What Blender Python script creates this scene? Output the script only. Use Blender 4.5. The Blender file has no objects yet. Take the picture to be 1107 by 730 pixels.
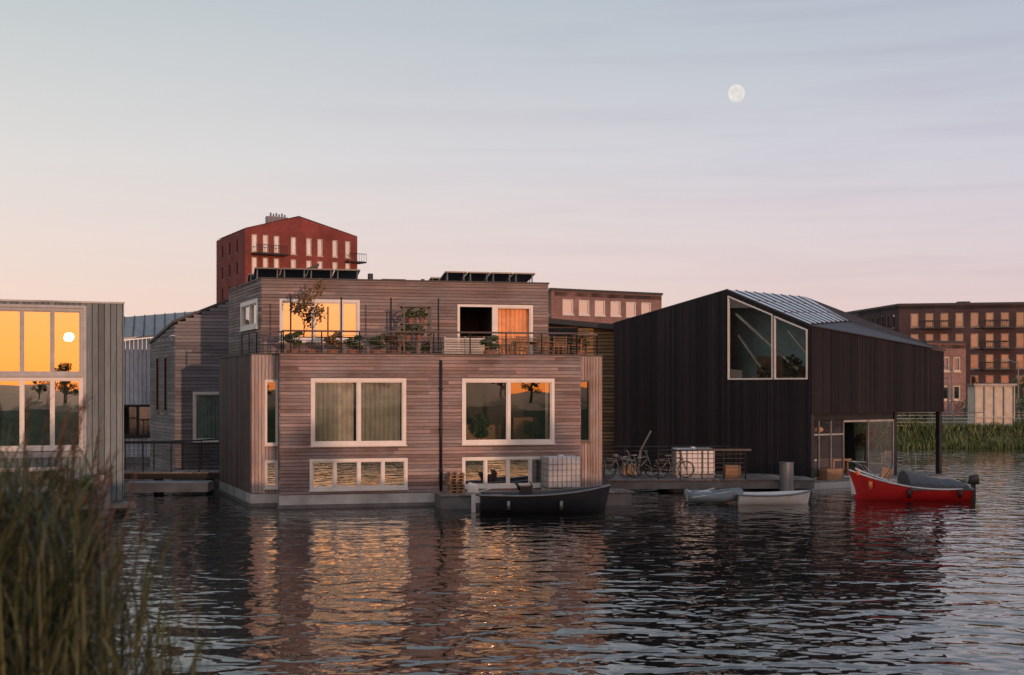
import bpy, math, random
from mathutils import Vector, Matrix, noise as mnoise
random.seed(7)
R = random.random
def U(a, b): return a + (b - a) * R()
scene = bpy.context.scene
scene.view_settings.view_transform = 'Standard'
scene.view_settings.look = 'None'
scene.view_settings.exposure = 0

# ------------------------------------------------------------------ materials
def newmat(name):
    m = bpy.data.materials.new(name); m.use_nodes = True
    nt = m.node_tree; b = nt.nodes['Principled BSDF']
    return m, nt, b
def N(nt, t, **kw):
    n = nt.nodes.new(t)
    for k, v in kw.items(): setattr(n, k, v)
    return n
def coords(nt, sc=(1, 1, 1)):
    tc = N(nt, 'ShaderNodeTexCoord'); mp = N(nt, 'ShaderNodeMapping')
    mp.inputs['Scale'].default_value = sc
    nt.links.new(tc.outputs['Object'], mp.inputs['Vector'])
    return mp.outputs['Vector']
def noise(nt, vec, scale, detail=3, rough=.55, dist=0):
    n = N(nt, 'ShaderNodeTexNoise'); n.inputs['Scale'].default_value = scale
    n.inputs['Detail'].default_value = detail; n.inputs['Roughness'].default_value = rough
    n.inputs['Distortion'].default_value = dist
    nt.links.new(vec, n.inputs['Vector']); return n.outputs['Fac']
def ramp(nt, fac, stops):
    r = N(nt, 'ShaderNodeValToRGB'); e = r.color_ramp.elements
    while len(e) < len(stops): e.new(0.5)
    for i, (p, c) in enumerate(stops):
        e[i].position = p; e[i].color = (c[0], c[1], c[2], 1)
    nt.links.new(fac, r.inputs['Fac']); return r.outputs['Color']
def mixc(nt, a, b, fac, mode='MULTIPLY'):
    m = N(nt, 'ShaderNodeMix', data_type='RGBA', blend_type=mode)
    for s, v in ((m.inputs['Factor'], fac), (m.inputs['A'], a), (m.inputs['B'], b)):
        if hasattr(v, 'is_output'): nt.links.new(v, s)
        elif isinstance(v, (int, float)): s.default_value = v
        else: s.default_value = (v[0], v[1], v[2], 1)
    return m.outputs['Result']
def bump(nt, b, h, strength=.4, dist=.02):
    n = N(nt, 'ShaderNodeBump'); n.inputs['Strength'].default_value = strength
    n.inputs['Distance'].default_value = dist
    nt.links.new(h, n.inputs['Height']); nt.links.new(n.outputs['Normal'], b.inputs['Normal'])
def plain(name, col, rough=.6, metal=0, var=.18, scale=3, bmp=.15):
    m, nt, b = newmat(name); v = coords(nt)
    f = noise(nt, v, scale, 5)
    c = ramp(nt, f, [(.3, [x * (1 - var) for x in col]), (.7, [min(1, x * (1 + var)) for x in col])])
    nt.links.new(c, b.inputs['Base Color'])
    b.inputs['Roughness'].default_value = rough; b.inputs['Metallic'].default_value = metal
    if bmp: bump(nt, b, noise(nt, v, scale * 8, 4), bmp, .01)
    return m
def wood(name, c1, c2, axis='h', rough=.75, stain=.35, grey=.5):
    m, nt, b = newmat(name)
    geo = N(nt, 'ShaderNodeNewGeometry')
    base = ramp(nt, geo.outputs['Random Per Island'], [(0, c1), (.8, c2), (1, [min(1, x * 1.2) for x in c2])])
    g = noise(nt, coords(nt, (1.2, 1.2, 35) if axis == 'h' else (30, 30, 1.2)), 1.5, 5, .65)
    gr = ramp(nt, g, [(.3, (.62, .62, .62)), (.7, (1.25, 1.25, 1.25))])
    c = mixc(nt, base, gr, 1.0)
    w = noise(nt, coords(nt, (1, 1, .5)), .55, 5, .6)
    wr = ramp(nt, w, [(.3, (1 - stain,) * 3), (.68, (1.15, 1.12, 1.1))])
    c = mixc(nt, c, wr, 1.0)
    w2 = noise(nt, coords(nt, (.7, .7, 1.6)), 1.1, 4, .6)
    lum = [sum(c2) / 3 * q for q in (.98, .95, .99)]
    wf_ = N(nt, 'ShaderNodeMapRange'); wf_.inputs['From Min'].default_value = .42; wf_.inputs['From Max'].default_value = .66; wf_.inputs['To Max'].default_value = grey
    nt.links.new(w2, wf_.inputs['Value'])
    c = mixc(nt, c, mixc(nt, lum, gr, 1.0), wf_.outputs[0], 'MIX')
    nt.links.new(c, b.inputs['Base Color']); b.inputs['Roughness'].default_value = rough
    b.inputs['Specular IOR Level'].default_value = .3
    bump(nt, b, g, .35, .01)
    return m
def brick(name, c1, c2, mortar, sc=1.0):
    m, nt, b = newmat(name)
    tc = N(nt, 'ShaderNodeTexCoord'); sp = N(nt, 'ShaderNodeSeparateXYZ'); cb = N(nt, 'ShaderNodeCombineXYZ')
    ad = N(nt, 'ShaderNodeMath', operation='ADD')
    nt.links.new(tc.outputs['Object'], sp.inputs[0]); nt.links.new(sp.outputs[0], ad.inputs[0]); nt.links.new(sp.outputs[1], ad.inputs[1])
    nt.links.new(ad.outputs[0], cb.inputs[0]); nt.links.new(sp.outputs[2], cb.inputs[1])
    br = N(nt, 'ShaderNodeTexBrick'); br.inputs['Scale'].default_value = sc
    br.inputs['Color1'].default_value = (*c1, 1); br.inputs['Color2'].default_value = (*c2, 1); br.inputs['Mortar'].default_value = (*mortar, 1)
    br.inputs['Brick Width'].default_value = .45; br.inputs['Row Height'].default_value = .16; br.inputs['Mortar Size'].default_value = .02
    nt.links.new(cb.outputs[0], br.inputs['Vector'])
    w = noise(nt, coords(nt), .35, 5)
    c = mixc(nt, br.outputs['Color'], ramp(nt, w, [(.3, (.75,) * 3), (.7, (1.2,) * 3)]), 1.0)
    nt.links.new(c, b.inputs['Base Color']); b.inputs['Roughness'].default_value = .85
    b.inputs['Specular IOR Level'].default_value = .2
    return m
def glass(name, refl, tint=(.8, .85, .85), wav=.001, rough=0.0):
    m = bpy.data.materials.new(name); m.use_nodes = True; nt = m.node_tree; nt.nodes.clear()
    out = N(nt, 'ShaderNodeOutputMaterial'); mx = N(nt, 'ShaderNodeMixShader')
    tr = N(nt, 'ShaderNodeBsdfTransparent'); tr.inputs[0].default_value = (*tint, 1)
    gl = N(nt, 'ShaderNodeBsdfGlossy'); gl.inputs['Roughness'].default_value = rough
    gl.inputs['Color'].default_value = (.95, .95, .95, 1)
    fr = N(nt, 'ShaderNodeFresnel'); fr.inputs[0].default_value = 1.5
    ad = N(nt, 'ShaderNodeMath', operation='ADD', use_clamp=True); ad.inputs[1].default_value = refl
    nt.links.new(fr.outputs[0], ad.inputs[0]); nt.links.new(ad.outputs[0], mx.inputs[0])
    nt.links.new(tr.outputs[0], mx.inputs[1]); nt.links.new(gl.outputs[0], mx.inputs[2])
    bp = N(nt, 'ShaderNodeBump'); bp.inputs['Strength'].default_value = 1; bp.inputs['Distance'].default_value = wav
    nt.links.new(noise(nt, coords(nt), 1.3, 0), bp.inputs['Height']); nt.links.new(bp.outputs[0], gl.inputs['Normal'])
    nt.links.new(mx.outputs[0], out.inputs[0]); return m
def leafmat(name, c1, c2):
    m, nt, b = newmat(name); geo = N(nt, 'ShaderNodeNewGeometry')
    c = ramp(nt, geo.outputs['Random Per Island'], [(0, c1), (1, c2)])
    nt.links.new(c, b.inputs['Base Color']); b.inputs['Roughness'].default_value = .6
    return m

M = {}
M['cedar'] = wood('cedar_boards_weathered', (.18, .118, .106), (.37, .262, .24), 'h', grey=.6)
M['cedar_up'] = wood('cedar_boards_upper', (.165, .115, .108), (.31, .225, .21), 'h', grey=.6)
M['cedar_v'] = wood('cedar_boards_vertical_light', (.33, .235, .20), (.50, .37, .32), 'v')
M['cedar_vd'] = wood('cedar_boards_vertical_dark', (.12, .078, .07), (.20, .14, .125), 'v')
M['grey_h'] = wood('grey_boards', (.13, .12, .13), (.23, .215, .22), 'h')
M['grey_v'] = wood('grey_metal_cladding', (.08, .12, .14), (.165, .225, .25), 'v', .5, grey=.1)
M['pale_v'] = wood('pale_boards', (.30, .32, .36), (.44, .46, .5), 'v')
M['black_v'] = wood('charred_black_boards', (.006, .005, .007), (.019, .015, .019), 'v', .7, grey=.2)
M['gold_h'] = wood('golden_slats', (.25, .13, .06), (.42, .24, .11), 'h', grey=.1)
M['deckwood'] = wood('deck_wood', (.16, .13, .11), (.28, .23, .2), 'h')
M['furn'] = wood('furniture_wood', (.22, .12, .06), (.38, .22, .12), 'h', grey=.1)
M['palewood'] = wood('pale_furniture_wood', (.5, .45, .4), (.65, .6, .54), 'h')
M['backing'] = plain('dark_backing', (.03, .025, .023))
M['white'] = plain('white_frame_paint', (.66, .62, .58), .45, var=.08)
M['tanframe'] = plain('tan_metal_frame', (.20, .155, .125), .5)
M['surround'] = plain('zinc_surround', (.34, .34, .34), .5)
M['cream'] = plain('cream_panel', (.55, .47, .38), .6)
M['concrete'] = plain('concrete', (.44, .42, .40), .8, scale=1.2, var=.3)
M['concdark'] = plain('wet_concrete', (.13, .125, .12), .6, scale=1.5, var=.35)
M['steel'] = plain('black_steel', (.02, .02, .022), .45, .3)
M['greysteel'] = plain('galvanised_steel', (.22, .22, .23), .45, .6)
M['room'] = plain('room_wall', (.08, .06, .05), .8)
M['roomlight'] = plain('room_wall_light', (.45, .40, .35), .8)
M['curtain'] = plain('curtain_cloth', (.50, .48, .40), .9)
M['curtain_w'] = plain('curtain_white', (.75, .68, .6), .9)
M['blind'] = plain('cream_blind', (.26, .20, .155), .9)
M['curtain_o'] = plain('curtain_orange', (.85, .42, .2), .9)
M['curtain_t'] = plain('curtain_teal', (.36, .52, .52), .9)
M['glass'] = glass('window_glass', .22)
M['glasshi'] = glass('window_glass_coated', .58, (.5, .5, .5), .0003)
M['glassclear'] = glass('window_glass_clear', .02, (.9, .93, .92))
M['redbrick'] = brick('red_brick', (.28, .055, .045), (.19, .038, .034), (.2, .09, .08), 1)
M['brownbrick'] = brick('brown_brick', (.078, .044, .046), (.052, .032, .035), (.085, .065, .07), 1)
M['pinkbrick'] = brick('pink_brick', (.28, .15, .135), (.20, .105, .095), (.28, .21, .19), 1)
M['roofdark'] = plain('dark_roofing', (.035, .033, .036), .6)
M['roofmetal'] = plain('standing_seam_roof', (.55, .57, .6), .28, .7, var=.15)
M['solar'] = plain('solar_cell', (.012, .014, .025), .35, 0, bmp=0)
M['plastic'] = plain('white_plastic', (.60, .58, .58), .35, var=.1)
M['redpaint'] = plain('red_boat_paint', (.50, .018, .018), .25, var=.12, bmp=.03)
M['blackhull'] = plain('black_hull_paint', (.02, .02, .023), .25, bmp=.03)
M['whitehull'] = plain('white_gelcoat', (.60, .58, .56), .3, var=.08, bmp=.03)
M['greyrub'] = plain('grey_rubber', (.16, .18, .2), .5)
M['tarp'] = plain('grey_boat_cover', (.07, .07, .08), .75, scale=4, bmp=.8)
M['seat'] = plain('tan_upholstery', (.35, .2, .1), .6)
M['orange'] = plain('orange_fender', (.8, .2, .05), .5)
M['terra'] = plain('terracotta_pot', (.3, .13, .08), .8)
M['leaf'] = leafmat('leaf', (.015, .03, .008), (.09, .13, .03))
M['leafdry'] = leafmat('leaf_autumn', (.06, .05, .015), (.28, .13, .04))
M['reed'] = leafmat('reed_blade', (.008, .014, .006), (.085, .095, .032))
M['plume'] = leafmat('reed_plume', (.05, .03, .025), (.14, .09, .07))
M['bankgreen'] = leafmat('bank_vegetation', (.025, .045, .01), (.13, .16, .04))
M['bark'] = plain('bark', (.05, .04, .03), .9)

# ------------------------------------------------------------------ mesh helpers
def root(name, loc):
    e = bpy.data.objects.new(name, None); e.location = loc; e.empty_display_size = .3
    scene.collection.objects.link(e); return e
class MB:
    def __init__(s): s.v = []; s.f = []
    def poly(s, pts):
        n = len(s.v); s.v += [tuple(p) for p in pts]; s.f.append(tuple(range(n, n + len(pts))))
    def hexa(s, c):
        n = len(s.v); s.v += [tuple(p) for p in c]
        for q in ((0, 3, 2, 1), (4, 5, 6, 7), (0, 1, 5, 4), (1, 2, 6, 5), (2, 3, 7, 6), (3, 0, 4, 7)):
            s.f.append(tuple(n + i for i in q))
    def box(s, F, a0, a1, b0, b1, z0, z1):
        s.hexa([F(a0, b0, z0), F(a1, b0, z0), F(a1, b1, z0), F(a0, b1, z0), F(a0, b0, z1), F(a1, b0, z1), F(a1, b1, z1), F(a0, b1, z1)])
    def prism(s, pts, z0, z1):
        n = len(s.v); k = len(pts)
        s.v += [(p[0], p[1], z0) for p in pts] + [(p[0], p[1], z1) for p in pts]
        s.f.append(tuple(n + i for i in reversed(range(k)))); s.f.append(tuple(n + k + i for i in range(k)))
        for i in range(k):
            j = (i + 1) % k; s.f.append((n + i, n + j, n + k + j, n + k + i))
    def tube(s, a, b, r, r2=None, n=6, cap=True):
        a = Vector(a); b = Vector(b); r2 = r if r2 is None else r2
        d = (b - a).normalized(); x = d.orthogonal().normalized(); y = d.cross(x); k = len(s.v)
        for p, q in ((a, r), (b, r2)):
            for i in range(n):
                t = 2 * math.pi * i / n; s.v.append(tuple(p + x * math.cos(t) * q + y * math.sin(t) * q))
        for i in range(n):
            j = (i + 1) % n; s.f.append((k + i, k + j, k + n + j, k + n + i))
        if cap: s.f.append(tuple(k + i for i in reversed(range(n)))); s.f.append(tuple(k + n + i for i in range(n)))
    def path(s, pts, r, n=6):
        for a, b in zip(pts[:-1], pts[1:]): s.tube(a, b, r, n=n)
    def ring(s, c, ax1, ax2, rad, r, n=18):
        P = [Vector(c) + Vector(ax1) * rad * math.cos(2 * math.pi * i / n) + Vector(ax2) * rad * math.sin(2 * math.pi * i / n) for i in range(n + 1)]
        s.path(P, r, 5)
    def obj(s, name, mat, parent=None, smooth=False, bevel=0):
        me = bpy.data.meshes.new(name); me.from_pydata(s.v, [], s.f); me.update()
        o = bpy.data.objects.new(name, me); scene.collection.objects.link(o)
        me.materials.append(M[mat] if isinstance(mat, str) else mat)
        if smooth:
            for p in me.polygons: p.use_smooth = True
        if bevel:
            b = o.modifiers.new('bevel', 'BEVEL'); b.width = bevel; b.segments = 2; b.limit_method = 'ANGLE'
        if parent:
            o.parent = parent; o.matrix_parent_inverse = Matrix.Translation(-Vector(parent.location))
        return o
def fr(ox, oy, ang, oz=0):
    c, s_ = math.cos(ang), math.sin(ang)
    return lambda a, b, z=0: Vector((ox + a * c - b * s_, oy + a * s_ + b * c, oz + z))
def wf(p0, p1):
    dx, dy = p1[0] - p0[0], p1[1] - p0[1]; L = math.hypot(dx, dy); dx /= L; dy /= L
    return (lambda s, o, z: Vector((p0[0] + dx * s + dy * o, p0[1] + dy * s - dx * o, z))), L
def cells(mb, F, L, z0, z1, ops, o0, o1):
    xs = sorted(set([0, L] + [v for op in ops for v in op[:2]]))
    for a, b in zip(xs[:-1], xs[1:]):
        m = (a + b) / 2
        cut = sorted([(op[2], op[3]) for op in ops if op[0] < m < op[1]]); z = z0
        for c0, c1 in cut:
            if c0 > z: mb.box(F, a, b, o0, o1, z, c0)
            z = max(z, c1)
        if z < z1: mb.box(F, a, b, o0, o1, z, z1)
def planks_h(mb, F, L, z0, z1, ops, pitch=.12, gap=.018, o0=0, o1=.03, ln=3.2):
    z = z0
    while z < z1 - .02:
        zt = min(z + pitch - gap, z1); zm = (z + zt) / 2; iv = []; x = 0
        for a, b in sorted((op[0], op[1]) for op in ops if op[2] < zm < op[3]):
            if a > x: iv.append((x, a))
            x = b
        if x < L: iv.append((x, L))
        for a, b in iv:
            p = a; first = True
            while p < b - 1e-4:
                q = min(b, p + (U(.6, ln) if first else U(2.2, ln + 1))); first = False
                if b - q < .4: q = b
                d = U(-.004, .004); mb.box(F, p, q - (.004 if q < b else 0), o0, o1 + d, z, zt); p = q
        z += pitch
def planks_v(mb, F, L, z0, top, ops, pitch=.15, gap=.016, o0=0, o1=.03):
    n = max(1, round(L / pitch)); w = L / n
    T = top if callable(top) else (lambda s: top)
    for i in range(n):
        a, b = i * w, (i + 1) * w - gap; m = (a + b) / 2; z = z0; d = U(-.005, .005)
        segs = []
        for op in sorted([op for op in ops if op[0] < m < op[1]], key=lambda k: k[2]):
            segs.append((z, op[2], False)); z = op[3](m) if callable(op[3]) else op[3]
        segs.append((z, None, True))
        for s0, s1, istop in segs:
            if istop:
                ta, tb = T(a), T(b)
                if min(ta, tb) <= s0 + .01: continue
                mb.hexa([F(a, o0, s0), F(b, o0, s0), F(b, o1 + d, s0), F(a, o1 + d, s0), F(a, o0, ta), F(b, o0, tb), F(b, o1 + d, tb), F(a, o1 + d, ta)])
            elif s1 > s0: mb.box(F, a, b, o0, o1 + d, s0, s1)
def curtain(mb, F, a, b, z0, z1, o=-.22, amp=.04, wl=.16):
    n = max(4, int((b - a) / .03)); P = []
    for i in range(n + 1):
        s = a + (b - a) * i / n; P.append((s, o + amp * math.sin(s / wl * 6.283) + .01 * math.sin(s * 31)))
    for (s0, q0), (s1, q1) in zip(P[:-1], P[1:]):
        mb.poly([F(s0, q0, z0), F(s1, q1, z0), F(s1, q1, z1), F(s0, q0, z1)])
def window(par, nm, F, s0, s1, z0, z1, mull=(), tran=(), fw=.07, frame='white', gl='glass', room=2.0, roommat='room', curt=(), sash=True, jit=1.0):
    mb = MB(); o0, o1 = -.10, .06
    mb.box(F, s0 - .03, s1 + .03, o0, o1, z0 - .03, z0 + fw); mb.box(F, s0 - .03, s1 + .03, o0, o1, z1 - fw, z1 + .03)
    mb.box(F, s0 - .03, s0 + fw, o0, o1 - .003, z0 + fw, z1 - fw); mb.box(F, s1 - fw, s1 + .03, o0, o1 - .003, z0 + fw, z1 - fw)
    mb.box(F, s0 - .06, s1 + .06, 0, o1 + .05, z0 - .07, z0 - .032)
    xs = [s0 + fw] + [s0 + (s1 - s0) * m for m in mull] + [s1 - fw]
    for m in xs[1:-1]: mb.box(F, m - fw * .55, m + fw * .55, o0, o1 - .01, z0 + fw, z1 - fw)
    for t in tran:
        z = z0 + (z1 - z0) * t; mb.box(F, s0 + fw, s1 - fw, o0 + .004, o1 - .02, z - fw * .45, z + fw * .45)
    if sash:
        for a, b in zip(xs[:-1], xs[1:]):
            a += fw * .55 if a > s0 + fw else 0; b -= fw * .55 if b < s1 - fw else 0
            q = .035
            mb.box(F, a, b, -.06, .02, z0 + fw, z0 + fw + q); mb.box(F, a, b, -.06, .02, z1 - fw - q, z1 - fw)
            mb.box(F, a, a + q, -.06, .018, z0 + fw + q, z1 - fw - q); mb.box(F, b - q, b, -.06, .018, z0 + fw + q, z1 - fw - q)
    mb.obj(nm + '_frame', frame, par)
    if gl:
        g = MB()
        for a, b in zip(xs[:-1], xs[1:]):
            t = U(-.004, .004) * jit; t2 = U(-.006, .006) * jit
            g.poly([F(a, -.03 + t, z0 + fw), F(b, -.03 - t, z0 + fw), F(b, -.03 - t + t2, z1 - fw), F(a, -.03 + t + t2, z1 - fw)])
        g.obj(nm + '_pane', gl, par)
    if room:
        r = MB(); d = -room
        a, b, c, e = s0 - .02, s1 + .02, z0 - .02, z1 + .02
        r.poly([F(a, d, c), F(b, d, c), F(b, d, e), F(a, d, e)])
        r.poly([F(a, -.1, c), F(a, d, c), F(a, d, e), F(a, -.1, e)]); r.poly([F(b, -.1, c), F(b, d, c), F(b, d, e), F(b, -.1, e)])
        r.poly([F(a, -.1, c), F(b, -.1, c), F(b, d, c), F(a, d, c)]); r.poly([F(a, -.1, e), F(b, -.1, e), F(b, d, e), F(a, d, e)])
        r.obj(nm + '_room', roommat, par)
    for i, (f0, f1, cm) in enumerate(curt):
        c = MB(); curtain(c, F, s0 + (s1 - s0) * f0, s0 + (s1 - s0) * f1, z0 + .03, z1 - .03); c.obj(nm + '_curtain_%d' % i, cm, par, True)
def leaves(mb, c, rad, n, size, elong=1.6):
    for _ in range(n):
        while True:
            p = Vector((U(-1, 1), U(-1, 1), U(-1, 1)))
            if .25 < p.length < 1: break
        q = Vector((c[0] + p.x * rad[0], c[1] + p.y * rad[1], c[2] + p.z * rad[2]))
        a = Vector((U(-1, 1), U(-1, 1), U(-1, 1))).normalized(); b = a.orthogonal().normalized()
        s_ = size * U(.6, 1.3); mb.poly([q - a * s_ * elong / 2, q + b * s_ / 2, q + a * s_ * elong / 2, q - b * s_ / 2])
def sphere(mb, c, r, nu=14, nv=9):
    rx, ry, rz = r if hasattr(r, '__len__') else (r, r, r)
    k = len(mb.v)
    for j in range(nv + 1):
        ph = math.pi * j / nv
        for i in range(nu):
            t = 2 * math.pi * i / nu
            mb.v.append((c[0] + rx * math.sin(ph) * math.cos(t), c[1] + ry * math.sin(ph) * math.sin(t), c[2] + rz * math.cos(ph)))
    for j in range(nv):
        for i in range(nu):
            a = k + j * nu + i; b = k + j * nu + (i + 1) % nu; mb.f.append((a, a + nu, b + nu, b))

# ------------------------------------------------------------------ sun, world
sun_dir = Vector((.448, -.954, .038)).normalized()
sl = bpy.data.lights.new('sun', 'SUN'); sl.energy = 1.75; sl.angle = math.radians(.35); sl.color = (1, .56, .37)
so = bpy.data.objects.new('sun', sl); so.rotation_euler = (-sun_dir).to_track_quat('-Z', 'Y').to_euler(); so.location = (20, -40, 30)
scene.collection.objects.link(so)
w = bpy.data.worlds.new('World'); scene.world = w; w.use_nodes = True; nt = w.node_tree; nt.nodes.clear()
out = N(nt, 'ShaderNodeOutputWorld'); bg = N(nt, 'ShaderNodeBackground'); nt.links.new(bg.outputs[0], out.inputs[0])
tc = N(nt, 'ShaderNodeTexCoord'); sp = N(nt, 'ShaderNodeSeparateXYZ'); nt.links.new(tc.outputs['Generated'], sp.inputs[0])
grad = ramp(nt, sp.outputs['Z'], [(0, (.86, .63, .56)), (.05, (.83, .645, .60)), (.11, (.77, .67, .67)), (.17, (.68, .67, .70)), (.29, (.49, .555, .605)), (.6, (.46, .54, .63)), (1, (.28, .38, .52))])
mr = N(nt, 'ShaderNodeMapRange'); mr.inputs['From Min'].default_value = -.4; mr.inputs['From Max'].default_value = .42
nt.links.new(sp.outputs['X'], mr.inputs['Value'])
side = ramp(nt, mr.outputs[0], [(0, (1.06, 1.03, .97)), (1, (.88, .88, .97))])
grad = mixc(nt, grad, side, 1.0)
mp = N(nt, 'ShaderNodeMapping'); mp.inputs['Scale'].default_value = (2.4, 2.4, 34); nt.links.new(tc.outputs['Generated'], mp.inputs['Vector'])
cf = noise(nt, mp.outputs[0], 1.6, 6, .6, .5)
grad = mixc(nt, grad, ramp(nt, cf, [(.45, (1.0, 1.0, 1.0)), (.72, (.91, .88, .925))]), mr.outputs[0])
dt = N(nt, 'ShaderNodeVectorMath', operation='DOT_PRODUCT'); dt.inputs[1].default_value = sun_dir
nt.links.new(tc.outputs['Generated'], dt.inputs[0])
mxm = N(nt, 'ShaderNodeMath', operation='MAXIMUM'); mxm.inputs[1].default_value = 0; nt.links.new(dt.outputs['Value'], mxm.inputs[0])
pw = N(nt, 'ShaderNodeMath', operation='POWER'); pw.inputs[1].default_value = 3; nt.links.new(mxm.outputs[0], pw.inputs[0])
fall = ramp(nt, sp.outputs['Z'], [(0, (1, 1, 1)), (.15, (.8,) * 3), (.55, (0, 0, 0))])
fc_ = N(nt, 'ShaderNodeMath', operation='MULTIPLY'); nt.links.new(pw.outputs[0], fc_.inputs[0]); nt.links.new(fall, fc_.inputs[1])
low = ramp(nt, sp.outputs['Z'], [(0, (1.0, .22, .07)), (.045, (1.0, .30, .10)), (.10, (.98, .42, .19)), (.25, (.75, .48, .34))])
low = mixc(nt, low, (1.75, 1.75, 1.75), 1.0)
grad = mixc(nt, grad, low, fc_.outputs[0], 'MIX')
sky = N(nt, 'ShaderNodeTexSky', sky_type='NISHITA'); sky.sun_disc = False
sky.sun_elevation = math.asin(sun_dir.z); sky.sun_rotation = math.atan2(sun_dir.x, sun_dir.y)
grad = mixc(nt, grad, mixc(nt, sky.outputs[0], (.05, .05, .05), 1.0), .5, 'ADD')
nt.links.new(grad, bg.inputs['Color']); bg.inputs['Strength'].default_value = .97

# ------------------------------------------------------------------ moon
mb = MB(); dm = 1500; sphere(mb, (260, dm, 4.1 + 317 / 1400 * dm), (9.4, 9.4, 10.4), 32, 20)
m, nt, b = newmat('moon_surface')
f = noise(nt, coords(nt), .10, 3); c = ramp(nt, f, [(.38, (.70, .68, .66)), (.62, (.86, .82, .77))])
nt.links.new(c, b.inputs['Emission Color']); b.inputs['Emission Strength'].default_value = 1.0; b.inputs['Base Color'].default_value = (.02, .02, .02, 1); b.inputs['Roughness'].default_value = 1
b.inputs['Specular IOR Level'].default_value = 0
mb.obj('moon', m, None, True)

# ------------------------------------------------------------------ terrain + water
def hgt(x, y):
    n = mnoise.noise(Vector((x * .15, y * .15, 0)))
    if y < 30:
        if y < 3: h = 2.5
        elif y < 13: h = 2.5 - (y - 3) * .42
        else: h = -1.7
        return h + n * .12
    e = 86 + n * 2
    if y < e: return -1.7
    return min(1.3, -1.7 + (y - e) * .8) + n * .15
xs = [-2500, -1200, -500, -200, -100] + [-70 + 2.5 * i for i in range(57)] + [100, 200, 500, 1200, 2500]
ys = [-2500, -1000, -300, -100, -40, -15] + [-6 + i * 1.0 for i in range(22)] + [30, 60] + [80 + i * 1.2 for i in range(12)] + [100, 120, 160, 250, 500, 1200, 3500]
g = MB(); g.v = [(x, y, hgt(x, y)) for y in ys for x in xs]; nx = len(xs)
g.f = [(j * nx + i, j * nx + i + 1, (j + 1) * nx + i + 1, (j + 1) * nx + i) for j in range(len(ys) - 1) for i in range(nx - 1)]
m, nt, b = newmat('grass_ground'); f = noise(nt, coords(nt), .6, 6); c = ramp(nt, f, [(.3, (.035, .05, .018)), (.7, (.10, .10, .04))])
nt.links.new(c, b.inputs['Base Color']); b.inputs['Roughness'].default_value = .95
g.obj('ground', m, None, True)
m, nt, b = newmat('canal_water')
b.inputs['Base Color'].default_value = (.005, .006, .006, 1); b.inputs['Roughness'].default_value = .01; b.inputs['IOR'].default_value = 1.52
n1 = noise(nt, coords(nt, (.9, 1.15, 1)), 1.0, 1, .5, .5); n2 = noise(nt, coords(nt, (1, 1.15, 1)), 2.4, 1, .5, .6); n3 = noise(nt, coords(nt), .07, 2)
a = N(nt, 'ShaderNodeMath', operation='MULTIPLY_ADD'); a.inputs[1].default_value = .32
nt.links.new(n2, a.inputs[0]); nt.links.new(n1, a.inputs[2])
k = N(nt, 'ShaderNodeMapRange'); k.inputs['From Min'].default_value = .38; k.inputs['From Max'].default_value = .62; k.inputs['To Min'].default_value = .55; k.inputs['To Max'].default_value = 1.05
nt.links.new(n3, k.inputs['Value'])
bp = N(nt, 'ShaderNodeBump'); bp.inputs['Distance'].default_value = .088; nt.links.new(a.outputs[0], bp.inputs['Height']); nt.links.new(k.outputs[0], bp.inputs['Strength'])
nt.links.new(bp.outputs[0], b.inputs['Normal'])
wt = MB(); wt.poly([(-2500, -2500, 0), (2500, -2500, 0), (2500, 3500, 0), (-2500, 3500, 0)]); wt.obj('water', m)

# ------------------------------------------------------------------ MAIN FLOATING HOUSE
ua = math.radians(13)
H = fr(-7.78, 43.5, ua)
def H2(s, t): p = H(s, t, 0); return (p.x, p.y)
mh = root('timber_floating_house', (-3, 47, 0))
ZT = 5.19
low_fp = [(-.92, .9), (0, .9), (0, 0), (10.46, 0), (10.46, .9), (11.52, .9), (11.52, 8), (-1.94, 7.5)]
def ins(fp, d):
    cx = sum(p[0] for p in fp) / len(fp); cy = sum(p[1] for p in fp) / len(fp)
    return [(p[0] + (d if p[0] < cx else -d), p[1] + (d if p[1] < cy else -d)) for p in fp]
mb = MB(); mb.prism([H2(*p) for p in ins(low_fp, -.10)], -.6, .12); mb.obj('pontoon_lower', 'concdark', mh)
mb = MB(); mb.prism([H2(*p) for p in ins(low_fp, -.04)], .12, .44); mb.obj('pontoon', 'concrete', mh)
mb = MB(); mb.prism([H2(*p) for p in ins(low_fp, .12)], 4.80, 4.98); mb.obj('terrace_floor', 'deckwood', mh)
walls = [
 ('bay_front', (0, 0), (10.46, 0), 'h', 'cedar', [(1.04, 4.22, 2.13, 4.35), (6.23, 9.48, 2.13, 4.35), (1.0, 4.27, .62, 1.62), (6.23, 9.45, .62, 1.62)]),
 ('bay_left', (0, .9), (0, 0), 'h', 'cedar', []),
 ('bay_right', (10.46, 0), (10.46, .9), 'h', 'cedar', []),
 ('recess_left', (-.92, .9), (0, .9), 'v', 'cedar_v', [(.47, .85, 2.13, 4.3), (.47, .85, .65, 1.55)]),
 ('recess_right', (10.46, .9), (11.52, .9), 'v', 'cedar_v', [(.2, .6, 2.13, 4.3)]),
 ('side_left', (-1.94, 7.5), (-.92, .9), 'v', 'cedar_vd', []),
 ('side_right', (11.52, .9), (11.52, 8), 'v', 'cedar_v', []),
 ('back', (11.52, 8), (-1.94, 7.5), 'h', 'cedar', [])]
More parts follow.
